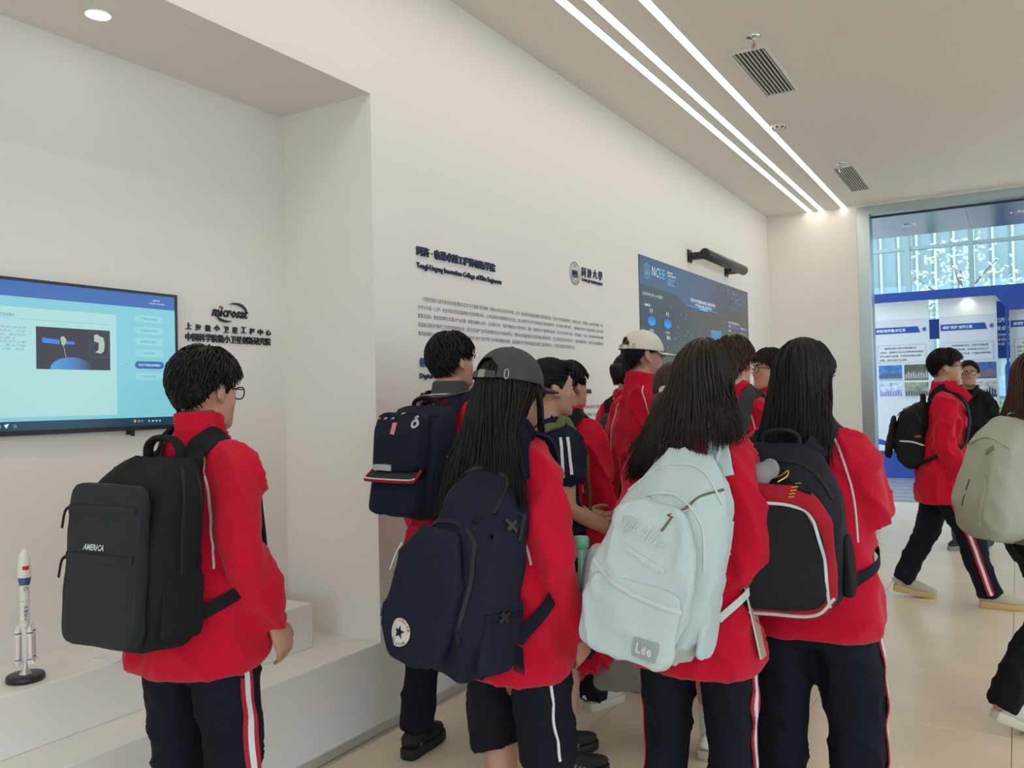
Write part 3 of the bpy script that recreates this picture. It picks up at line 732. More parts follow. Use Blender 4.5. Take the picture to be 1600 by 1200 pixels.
for (y, n1, c1) in ((6.165, '19', '课程数'), (6.513, '91', '学员数')):
    ptext(n1, y - 0.035, 2.095, E_PW, width=0.062, height=0.036, bold=0.01)
    hx = [(y + 0.088 * math.sin(k * math.pi / 3), 2.037 + 0.042 * math.cos(k * math.pi / 3)) for k in range(6)]
    mesh_obj('hexagon', P2(hx, 3), [(0, 1, 2, 3, 4, 5)], gradient_screen('screen_hexagon', [(0, (0.03, 0.35, 0.95)), (1, (0.02, 0.12, 0.40))], 2, 1.145, 1.23), panel)
    hx = [(y + 0.11 * math.sin(k * math.pi / 3), 2.03 + 0.052 * math.cos(k * math.pi / 3)) for k in range(6)]
    mesh_obj('hexagon_glow', P2(hx, 2), [(0, 1, 2, 3, 4, 5)], screen_mat('screen_hexdark', (0.03, 0.08, 0.16)), panel)
    ptext(c1, y - 0.05, 1.952, E_PW, width=0.09, height=0.02)
ptext('806', 6.485, 1.905, E_PW, width=0.08, height=0.036, bold=0.01)
ptext('同济大学国家卓越工程师学院', 7.095, 2.268, E_PW, width=0.69, height=0.033, bold=0.01)
ptext('产教融合育人指挥平台', 7.21, 2.232, E_PW, width=0.47, height=0.028, bold=0.01)
bl = [(6.98, 2.222), (7.90, 2.222), (7.905, 2.228), (6.975, 2.229)]
mesh_obj('glow_line', P2(bl, 3), [(0, 1, 2, 3)], screen_mat('screen_glowline', (0.03, 0.30, 0.95)), panel)
mesh_obj('glow_line', P2([(7.30, 2.214), (7.58, 2.214), (7.44, 2.238)], 4), [(0, 1, 2)], screen_mat('screen_glowspot', (0.06, 0.55, 1.0)), panel)
sbox('callout_box', 7.645, 7.955, 1.968, 2.052, E_CY, 2); sbox('callout_fill', 7.655, 7.945, 1.976, 2.044, screen_mat('screen_callout', (0.03, 0.16, 0.36)), 3)
ptext('面向新质生产力', 7.68, 2.018, E_CY, 4, width=0.24, height=0.018); ptext('人才培养模式', 7.70, 1.990, E_CY, 4, width=0.2, height=0.018)
sbox('table_row', 8.165, 8.9, 2.108, 2.142, E_TB, 2); ptext('优秀产教融合案例排行', 8.19, 2.15, E_PW, width=0.38, height=0.022)
for k in range(4):
    ptext('序号', 8.19, 2.116 - 0.048 * k, E_PW, width=0.09, height=0.02); ptext('数量 占比', 8.62, 2.116 - 0.048 * k, E_PW if k == 0 else E_CY, width=0.2, height=0.018)
q = random.Random(5); mb = MB()
for k in range(64):
    y = q.uniform(6.5, 8.1); z = q.uniform(1.1, 2.2); s_ = q.uniform(0.006, 0.012)
    if 7.6 < y < 8.0 and 1.95 < z < 2.07: continue
    mb.add(P2([(y - s_ * 1.6, z), (y, z - s_), (y + s_ * 1.6, z), (y, z + s_)], 2), [(0, 1, 2, 3)])
o = mb.obj('map_marks', screen_mat('screen_mapdot', (0.04, 0.25, 0.42)), panel, fix=False); o['kind'] = 'stuff'
mb = MB()
for k in range(70):
    u = q.uniform(0, 1); y = 8.2 + 0.7 * u; z = 2.50 - 0.16 * u * q.random() - q.uniform(0, 0.10); s_ = q.uniform(0.003, 0.008)
    mb.add(P2([(y - s_ * 1.6, z), (y, z - s_), (y + s_ * 1.6, z), (y, z + s_)], 2), [(0, 1, 2, 3)])
o = mb.obj('sparkle_marks', screen_mat('screen_sparkle', (0.06, 0.35, 0.75)), panel, fix=False); o['kind'] = 'stuff'
for (y0, z0, dy) in ((6.55, 2.33, 0.17), (8.25, 2.33, 0.2)):
    for k in range(3): sbox('deco_line', y0, y0 + dy, z0 - 0.012 * k - 0.01, z0 - 0.012 * k - 0.008, screen_mat('screen_deco', (0.06, 0.22, 0.45)), 3)

bar = empty('wall_light_bar', (WX, 7.66, 2.64)); tag(bar, 'black cylindrical bar fixture on brackets above the dark blue screen', 'wall bar')
V, F = tube([(0.15, -0.60, 0.03), (0.15, -0.59, 0.03), (0.15, 0.60, 0.025), (0.15, 0.61, 0.025)], [0.042, 0.047, 0.047, 0.042], 24)
MB().add(V, F).obj('tube', mat('black_satin_metal', (0.02, 0.02, 0.02), 0.35, metal=0.3), bar, smooth=True)
for y in (-0.56, 0.52): MB().box((0.0, y - 0.03, -0.01), (0.16, y + 0.03, 0.05)).box((0.0, y - 0.05, -0.03), (0.012, y + 0.05, 0.08)).obj('bracket', M_BLACK, bar, bevel=0.004)
MB().cyl((0.185, 0.12, 0.06), (0.188, 0.12, 0.062), 0.014).obj('silver_badge', M_CHROME, bar)
MB().box((0.12, 0.16, -0.04), (0.16, 0.24, -0.012)).obj('sensor', M_BLACK, bar)

# ================================================================ exhibition stand in the hall
M_EB = mat('exhibition_blue', (0.015, 0.055, 0.30), 0.45)
M_PB = mat('panel_board_grey_white', (0.60, 0.62, 0.65), 0.4)
M_PB2 = mat('panel_upper_white', (0.72, 0.72, 0.70), 0.5)
st = empty('exhibition_stand', (-0.3, 15.6, 0)); tag(st, 'blue and white exhibition stand frame carrying the display panels', 'exhibition stand')
def sto(mb, name, m, parent=None, **k): return mb.obj(name, m, parent or st, loc=(0.3, -15.6, 0) if parent is None else (0, 0, 0), **k)
mb = MB().prism([(-2.14, 2.945), (-0.27, 2.945), (-0.09, 2.70), (3.0, 2.70), (3.0, 3.095), (-2.14, 3.095)], 15.42, 15.5, lambda u, v, q: (u, q, v))
sto(mb, 'fascia', M_EB)
sto(MB().box((-2.14, 15.5, 3.0), (-0.2, 16.0, 3.06)), 'canopy', M_PB2)
sto(MB().box((-2.2, 15.44, 0.0), (3.0, 15.9, 0.44)), 'blue_plinth', M_EB)
ld = MB().lathe([(0.001, -0.01), (0.05, -0.01), (0.055, 0), (0.001, 0)]).obj('stand_downlight', M_DOWN, st); ld.location = (0.3 - 0.66, 0.04, 2.998)
pl_ = bpy.data.lights.new('stand_spot', 'SPOT'); pl_.energy = 4; pl_.spot_size = 2.4; pl_.spot_blend = 1.0; pl_.color = (1, 0.93, 0.82)
po = bpy.data.objects.new('stand_spot', pl_); COL.objects.link(po); po.location = (-0.66, 15.55, 2.96)
PH = [[(0.05, 0.18, 0.45), (0.10, 0.10, 0.14), (0.30, 0.40, 0.5)], [(0.10, 0.11, 0.09), (0.42, 0.36, 0.38), (0.08, 0.2, 0.1)], [(0.45, 0.55, 0.65), (0.25, 0.22, 0.50), (0.6, 0.62, 0.66)], [(0.25, 0.28, 0.24), (0.12, 0.11, 0.1), (0.5, 0.52, 0.55)]]
PH2 = [[(0.3, 0.42, 0.45), (0.2, 0.2, 0.2), (0.4, 0.4, 0.4)], [(0.04, 0.10, 0.30), (0.22, 0.15, 0.12), (0.08, 0.1, 0.2)], [(0.4, 0.42, 0.45), (0.15, 0.15, 0.2), (0.1, 0.1, 0.1)], [(0.50, 0.49, 0.46), (0.02, 0.03, 0.09), (0.03, 0.05, 0.14)]]
M_PTXT = mat('panel_text_grey', (0.10, 0.12, 0.14), 0.6); M_TITLE = mat('panel_title_white', (0.75, 0.78, 0.85), 0.5); M_BORD = mat('panel_border', (0.30, 0.36, 0.44), 0.6)
def display(x0, x1, ztop, yy, title, lines, photos, label, seed):
    w = x1 - x0; e = empty('display_panel', ((x0 + x1) / 2, yy, 0.44)); tag(e, label, 'display panel')
    loc = (-(x0 + x1) / 2, -yy, -0.44)
    def B(name, a0, a1, z0, z1, lay, m, parent=e):
        return MB().box((x0 + a0, yy - 0.0015 * lay - 0.0012, z0), (x0 + a1, yy - 0.0015 * lay, z1)).obj(name, m, parent, loc=loc if parent is e else (0, 0, 0))
    bd = MB().box((x0, yy, 0.44), (x1, yy + 0.04, ztop)).obj('board', M_PB, e, loc=loc)
    B('upper_board', 0, w, 2.66, ztop, 1, M_PB2)
    mb = MB().prism([(x0 + 0.02, 2.425), (x0 + w - 0.14, 2.425), (x0 + w - 0.175, 2.53), (x0 + 0.02, 2.53)], yy - 0.004, yy - 0.001, lambda u, v, q: (u, q, v))
    mb.obj('title_bar', M_EB, e, loc=loc)
    MB().prism([(x0 + w - 0.155, 2.425), (x0 + w - 0.135, 2.425), (x0 + w - 0.17, 2.53), (x0 + w - 0.18, 2.53)], yy - 0.003, yy - 0.0012, lambda u, v, q: (u, q, v)).obj('title_edge', M_ORANGE, e, loc=loc)
    V, F = text_geo(title, width=w * 0.52, height=0.055, depth=0.005, bold=0.02); mesh_obj('title_lettering', [(x0 + 0.05 + v[0], yy - v[2], 2.45 + v[1]) for v in V], F, M_TITLE, e, loc=loc)
    V, F = ellipsoid((x0 + w - 0.075, yy - 0.002, 2.475), (0.038, 0.003, 0.045), 16, 8); mesh_obj('emblem', V, F, M_BORD, e, loc=loc)
    B('emblem_mark', w - 0.095, w - 0.055, 2.455, 2.495, 3, M_EB)
    z0, z1 = 1.93, 2.225
    mb = MB()
    for a0, a1, b0, b1 in ((0.06, w - 0.06, z1, z1 + 0.006), (0.06, w - 0.06, z0, z0 + 0.006), (0.06, 0.066, z0, z1), (w - 0.066, w - 0.06, z0, z1)): mb.box((x0 + a0, yy - 0.003, b0), (x0 + a1, yy - 0.001, b1))
    mb.obj('text_frame', M_BORD, e, loc=loc)
    for k, t in enumerate(lines):
        tw = (w - 0.19) * (len(t) / max(len(q) for q in lines)); xo = x0 + (0.17 if k == 0 else 0.095); tw = tw - (0.075 if k == 0 else 0)
        V, F = text_geo(t, width=tw, height=0.036, depth=0.003, bold=0.012); mesh_obj('panel_text', [(xo + v[0], yy - v[2], 2.155 - 0.066 * k + v[1]) for v in V], F, M_PTXT, e, loc=loc)
    q = random.Random(seed)
    for k, (c0, c1, c2) in enumerate(photos):
        a0 = 0.07 + (k % 2) * (w * 0.46); zz = 1.625 - (k // 2) * 0.30; pw = w * 0.42; ph = 0.265
        p = B('photo', a0, a0 + pw, zz, zz + ph, 1, mat('photo_back_%d_%d' % (seed, k), c0, 0.4, vary=0.4, vscale=14))
        mb = MB(); mm = [mat('photo_mid_%d_%d' % (seed, k), c1, 0.5), mat('photo_low_%d_%d' % (seed, k), c2, 0.5)]
        n = 9
        for j in range(n):     # a row of standing or seated people, printed flat
            a = a0 + pw * (j + 0.7) / (n + 0.4); hh = ph * q.uniform(0.45, 0.62); ww = pw * 0.038
            mb.add([(x0 + a - ww, yy - 0.0032, zz + ph * 0.14), (x0 + a + ww, yy - 0.0032, zz + ph * 0.14), (x0 + a + ww, yy - 0.0032, zz + hh * 0.8), (x0 + a, yy - 0.0032, zz + hh), (x0 + a - ww, yy - 0.0032, zz + hh * 0.8)], [(0, 1, 2, 3, 4)])
        mb.obj('photo_people', mm[0], p, fix=False).location = (0, 0, 0)
        MB().box((x0 + a0, yy - 0.0031, zz), (x0 + a0 + pw, yy - 0.0028, zz + ph * 0.16)).obj('photo_foreground', mm[1], p)
    wv = [(x0, 0.44 + 0.02), (x1, 0.46), (x1, 0.70)] + [(x0 + w * t, 0.56 + 0.10 * (2 * t - 1) ** 2 + 0.03 * t) for t in np.linspace(1, 0, 14)]
    MB().prism(wv, yy - 0.003, yy - 0.001, lambda u, v, q: (u, q, v)).obj('blue_wave', M_EB, e, loc=loc)
    wv = [(x0, 0.42 + 0.02), (x1, 0.44), (x1, 0.60)] + [(x0 + w * t, 0.50 + 0.06 * (2 * t - 1) ** 2) for t in np.linspace(1, 0, 14)]
    MB().prism(wv, yy - 0.0045, yy - 0.003, lambda u, v, q: (u, q, v)).obj('white_wave', M_PB2, e, loc=loc)
LT = ['探索校企联合工程人才培养创新企业', '业协议，全校硕士专业人才培养新机制建设', '向产业链产业发展，为地区经济建设高质', '创新，服务实体产业发展。']
display(-2.10, -1.235, 2.95, 15.62, '探索培养重点项目', LT, PH, 'grey and white display panel nearest the steel door frame', 1)
display(-1.085, -0.255, 2.99, 15.62, '卓越“同济”合作之路', ['卓越校务校政企合作，注重产教深融创新', '化，深化科研创新，体系赋能与专业人才', '全生命周期的合作教育，打通就业培养路径', '的未来。'], PH2, 'grey and white display panel under the small downlight, behind the man in black', 2)
display(-0.085, 0.80, 2.70, 15.55, '卓越“同济”实践', ['推动科技创新和产业', '服务经济区域合作与', '促进资源高效能团队', '中心推动产业发展的', '以市场需求'], PH, 'grey and white display panel at the right edge of the photo', 3)
MB().box((-0.135, 15.42, 0.44), (-0.10, 15.62, 2.72)).obj('blue_post', M_EB, st, loc=(0.3, -15.6, 0))
# boards further back
sg = empty('blue_sign_board', (0.05, 16.3, 0.0)); tag(sg, 'blue sign board with white lettering seen between the middle and right panels', 'sign')
MB().box((-0.42, 0, 1.96), (0.5, 0.03, 2.92)).obj('board', M_EB, sg); MB().box((-0.4, 0.03, 0), (-0.36, 0.07, 2.9)).box((0.4, 0.03, 0), (0.44, 0.07, 2.9)).obj('legs', M_ALU, sg)
for k, (t, z, w, h) in enumerate([('同济大学', 2.56, 0.42, 0.085), ('国家卓越工程师', 2.42, 0.5, 0.085), ('NATIONAL EXCELLENT', 2.33, 0.5, 0.05), ('ENGINEERS', 2.25, 0.5, 0.05), ('TONGJI UNIVERSITY', 2.17, 0.5, 0.05)]):
    V, F = text_geo(t, width=w, height=h, depth=0.003, bold=0.02); mesh_obj('lettering', [(-0.40 + v[0] , -v[2], z + v[1]) for v in V], F, M_TITLE, sg)
sg2 = empty('blue_sign_board', (-1.22, 16.3, 0)); tag(sg2, 'plain blue sign board seen through the gap left of the middle panel', 'sign')
MB().box((-0.3, 0, 2.34), (0.3, 0.03, 2.68)).obj('board', M_EB, sg2); MB().box((-0.28, 0.03, 0), (-0.24, 0.07, 2.66)).obj('leg', M_ALU, sg2); MB().box((0.24, 0.03, 0), (0.28, 0.07, 2.66)).obj('leg', M_ALU, sg2)
bn = empty('light_blue_banner', (0.05, 16.1, 0.0)); tag(bn, 'light blue banner with paler triangles behind the right panel', 'banner')
pts = [(-0.22, 0.05), (0.4, 0.05), (0.4, 1.9)] + [(-0.12 - 0.1 * math.sin(t), 1.8 + 0.1 * math.cos(t)) for t in np.linspace(0, math.pi / 2, 8)]
MB().prism(pts, 0, 0.02, lambda u, v, q: (u, q, v)).obj('banner_sheet', mat('sky_blue_print', (0.12, 0.40, 0.68), 0.5), bn)
for k, (x, z) in enumerate([(-0.18, 1.55), (-0.1, 1.3), (-0.18, 0.95), (-0.05, 0.6)]):
    MB().prism([(x, z), (x + 0.14, z), (x + 0.14, z + 0.2)], -0.003, 0, lambda u, v, q: (u, q, v)).obj('triangle', mat('pale_blue_print', (0.4, 0.65, 0.8), 0.5), bn)
MB().box((-0.24, -0.05, 0), (0.42, 0.07, 0.05)).obj('stand', M_ALU, bn)
# ================================================================ people
M_SKIN = mat('skin', (0.50, 0.27, 0.19), 0.5, vary=0.06, vscale=20)
M_SKIN2 = mat('skin_tanned', (0.40, 0.22, 0.15), 0.5, vary=0.06, vscale=20)
M_HAIR = mat('black_hair', (0.010, 0.008, 0.0075), 0.52, spec=0.3, bump=(220, 0.4, (1, 1, 0.06)))
M_HAIRB = mat('dark_brown_hair', (0.022, 0.012, 0.008), 0.50, spec=0.35, bump=(220, 0.4, (1, 1, 0.06)))
M_HAIRBR = mat('brown_hair', (0.050, 0.022, 0.014), 0.50, spec=0.35, bump=(220, 0.4, (1, 1, 0.06)))
M_RED = mat('red_fleece', (0.56, 0.005, 0.030), 0.9, spec=0.15, vary=0.06, vscale=6, bump=(160, 0.55), sheen=0.14)
M_REDS = mat('red_polo_knit', (0.55, 0.010, 0.035), 0.85, spec=0.2, bump=(400, 0.3))
M_NAVY = mat('navy_track_fabric', (0.0075, 0.0085, 0.017), 0.85, spec=0.2, vary=0.1, bump=(300, 0.3))
M_NAVYS = mat('navy_shorts_fabric', (0.010, 0.013, 0.032), 0.85, spec=0.2, bump=(300, 0.3))
M_BLACKC = mat('black_cotton', (0.007, 0.007, 0.008), 0.85, spec=0.2, bump=(300, 0.3))
M_JEAN = mat('dark_grey_denim', (0.055, 0.06, 0.075), 0.85, bump=(300, 0.3))
M_TAN = mat('taupe_cotton', (0.24, 0.17, 0.13), 0.85, bump=(300, 0.3))
M_PIPE = mat('white_piping', (0.62, 0.60, 0.60), 0.6)
M_STRIPE_R = mat('red_stripe_cloth', (0.42, 0.012, 0.035), 0.8)
M_STRIPE_W = mat('white_stripe_cloth', (0.72, 0.74, 0.76), 0.7)
M_EYEW = mat('eye_white', (0.75, 0.73, 0.70), 0.2); M_EYED = mat('eye_dark', (0.01, 0.006, 0.004), 0.1)
M_LIP = mat('lips', (0.42, 0.16, 0.13), 0.45)
M_GLS = mat('black_glasses_frame', (0.01, 0.01, 0.012), 0.25)
def lens_mat():
    m = bpy.data.materials.new('spectacle_lens'); m.use_nodes = True; nt = m.node_tree; nt.nodes.clear()
    o = nt.nodes.new('ShaderNodeOutputMaterial'); t = nt.nodes.new('ShaderNodeBsdfTransparent'); g = nt.nodes.new('ShaderNodeBsdfGlossy')
    t.inputs['Color'].default_value = (0.93, 0.96, 0.97, 1); g.inputs['Roughness'].default_value = 0.03; mx = nt.nodes.new('ShaderNodeMixShader'); mx.inputs[0].default_value = 0.04
    nt.links.new(t.outputs[0], mx.inputs[1]); nt.links.new(g.outputs[0], mx.inputs[2]); nt.links.new(mx.outputs[0], o.inputs['Surface']); return m
M_LENS = lens_mat()
SHOES = {'black': ((0.008, 0.008, 0.009), (0.010, 0.010, 0.011)), 'white': ((0.62, 0.60, 0.54), (0.66, 0.62, 0.5)), 'cream': ((0.52, 0.48, 0.38), (0.62, 0.47, 0.20)), 'grey': ((0.05, 0.055, 0.05), (0.40, 0.34, 0.24)), 'dark': ((0.02, 0.02, 0.024), (0.3, 0.3, 0.3))}

def rot_pts(V, M): 
    A = np.array(M.to_3x3()); t = np.array(M.translation); return np.asarray(V, float) @ A.T + t

def wrinkle(V, N, amp=0.006, seed=0.0, sc=1.0, zlo=None):
    out = np.array(V, float); amp0 = amp
    for i in range(len(V)):
        x, y, z = V[i]
        if zlo is not None: amp = amp0 * min(1.0, 0.25 + max(0, z - zlo) * 9)
        p = Vector((x * 5.5 * sc + seed, y * 5.5 * sc, z * 2.6 * sc))
        a = noise.noise(p)
        r = 1 - abs(noise.noise(Vector((x * 9 * sc + seed + 7, y * 9 * sc + z * 2, z * 6 * sc + x * 3)))) * 2.2
        d = a * amp + max(0.0, r) ** 3 * amp * 1.5 - amp * 0.45 + noise.noise(Vector((x * 15 * sc + seed, y * 15 * sc, z * 8 * sc + 3))) * amp * 0.5
        out[i] += N[i] * d
    return out

def hand_parts(curl=0.45, side=1):
    """hand in its own frame: wrist at 0, fingers along -Z, palm facing +X*side (towards the thigh), thumb forward (+Y)"""
    P = []
    P.append(tube([(0, 0, 0.03), (0, 0, 0), (0, 0.002, -0.035), (0, 0.003, -0.075), (0, 0.003, -0.092)], [(0.021, 0.026), (0.019, 0.026), (0.0155, 0.036), (0.0145, 0.041), (0.011, 0.037)], 14, up=(1, 0, 0)))
    for k, (y, L, r) in enumerate([(0.030, 0.068, 0.0085), (0.0105, 0.077, 0.009), (-0.010, 0.071, 0.0085), (-0.0285, 0.056, 0.0075)]):
        p = np.array([0, y, -0.078]); pts = [p]; a = 0.0; seg = [0.012, L * 0.45, L * 0.32, L * 0.25]
        for j, s in enumerate(seg):
            a += [0.15, curl, curl * 1.1, curl * 0.7][j]
            p = p + np.array([side * math.sin(a) * s, y * 0.06 * s * 8, -math.cos(a) * s]); pts.append(p)
        P.append(tube(pts, [r * 1.05, r * 1.05, r, r * 0.92, r * 0.72], 10, up=(0, 1, 0)))
    t = [(0, 0.018, -0.018), (side * 0.008, 0.045, -0.042), (side * 0.016, 0.058, -0.070), (side * 0.022, 0.060, -0.094)]
    P.append(tube(t, [0.013, 0.0125, 0.0105, 0.0075], 10))
    return P

def head_parts():
    """head in its own frame: chin height 0, crown 0.228, face towards +Y"""
    P = [ellipsoid((0, -0.010, 0.132), (0.074, 0.095, 0.094), 24, 16)]
    P.append(eloft([(-0.002, 0, 0.066, 0.018, 0.018), (0.012, 0, 0.055, 0.040, 0.042), (0.04, 0, 0.038, 0.056, 0.054), (0.08, 0, 0.028, 0.066, 0.062), (0.12, 0, 0.02, 0.070, 0.070), (0.155, 0, 0.015, 0.070, 0.074)], 24, 2.3, 4))
    P.append(tube([(0, 0.082, 0.122), (0, 0.093, 0.104), (0, 0.101, 0.088), (0, 0.094, 0.079), (0, 0.084, 0.077)], [(0.009, 0.008), (0.010, 0.009), (0.0145, 0.0115), (0.016, 0.009), (0.012, 0.006)], 10, up=(1, 0, 0)))   # nose
    P.append(ellipsoid((0, 0.080, 0.054), (0.021, 0.012, 0.011), 14, 8)); P.append(ellipsoid((0, 0.073, 0.014), (0.019, 0.014, 0.015), 14, 8))  # mouth, chin
    P.append(ellipsoid((0, 0.073, 0.143), (0.050, 0.014, 0.012), 16, 8))     # brow
    for s in (-1, 1):
        P.append(ellipsoid((s * 0.048, 0.056, 0.085), (0.018, 0.018, 0.022), 12, 8))   # cheeks
        R = Matrix.Rotation(s * 0.35, 4, 'Z') @ Matrix.Rotation(0.15, 4, 'X')
        P.append(ellipsoid((s * 0.084, -0.008, 0.106), (0.0085, 0.021, 0.034), 14, 10, R)); P.append(ellipsoid((s * 0.079, 0.002, 0.084), (0.008, 0.012, 0.016), 12, 8, R))
    return P

HL = [(0, 50), (25, 53), (45, 64), (60, 80), (70, 99), (80, 93), (92, 88), (104, 100), (118, 122), (150, 136), (180, 138)]
def hairline(phi):
    a = abs((phi + 180) % 360 - 180)
    for (a0, t0), (a1, t1) in zip(HL, HL[1:]):
        if a <= a1: return t0 + (t1 - t0) * (a - a0) / (a1 - a0)
    return HL[-1][1]
SC = np.array([0, -0.010, 0.130]); SR = np.array([0.076, 0.098, 0.098])
def scalp(theta, phi, off):
    t, p = math.radians(theta), math.radians(phi)
    d = np.array([math.sin(t) * math.sin(p), math.sin(t) * math.cos(p), math.cos(t)])
    return SC + (SR + off) * d

def hair_shell(mask_add, off_top, off_side, seed, amp=0.003):
    nphi, nt = 56, 16; V = []; F = []
    for lay in (0, 1):
        for i in range(nt + 1):
            for k in range(nphi):
                phi = 360 * k / nphi; ml = hairline(phi) + mask_add
                th = ml * i / nt
                o = off_top + (off_side - off_top) * min(1, th / 95) ** 1.5
                o *= min(1.0, (1 - i / nt) * 4 + 0.35)
                o += amp * noise.noise(Vector((phi * 0.09 + seed, th * 0.02, 0)))
                V.append(scalp(th, phi, o if lay == 0 else -0.006))
    L = (nt + 1) * nphi
    for lay in (0, 1):
        for i in range(nt):
            for k in range(nphi):
                a = lay * L + i * nphi + k; b = lay * L + i * nphi + (k + 1) % nphi
                q = (a, a + nphi, b + nphi, b); F.append(q if lay == 0 else q[::-1])
    for k in range(nphi):
        a = nt * nphi + k; b = nt * nphi + (k + 1) % nphi; F.append((a, a + L, b + L, b))
    return np.array(V), F

def lock(P, w, t=0.5, n=4):
    m = len(P); prof = [w * (0.75 + 0.25 * math.sin(math.pi * min(1, i / (m - 1) * 1.4))) * (1 - (i / (m - 1)) ** 3 * 0.85) for i in range(m)]
    return tube(P, [(p, p * t) for p in prof], n)

def short_locks(q, n, Lmin, Lmax, off, over, comb=0.0, wid=0.0042, front_over=0.0, thmin=0):
    mb = MB()
    for _ in range(n):
        phi = q.uniform(-180, 180); ml = hairline(phi)
        th = math.degrees(math.acos(1 - q.random() * (1 - math.cos(math.radians(min(ml, 125)))))); th = max(min(th, ml - 2), thmin)
        L = q.uniform(Lmin, Lmax); P = []; ph = phi; m = 5
        dth = math.degrees(L / 0.098) / (m - 1)
        stop = ml + (over if abs(phi) > 125 else 1) + (front_over if abs(phi) < 50 else 0)
        dr = q.gauss(0, 3) + comb
        for j in range(m):
            o = 0.003 + off * (1 - 0.5 * min(1, max(0, (th - 55) / 45))) * math.sin(math.pi * (0.12 + 0.62 * j / (m - 1))) + q.gauss(0, 0.0008)
            P.append(scalp(min(th + dth * j, stop), ph, o)); ph += dr * (0.4 + 0.02 * th) * 0.5
            if th + dth * j > stop: break
        if len(P) >= 3: mb.add(*lock(P, wid * q.uniform(0.7, 1.2), 0.45, 3))
    return mb.V, mb.F

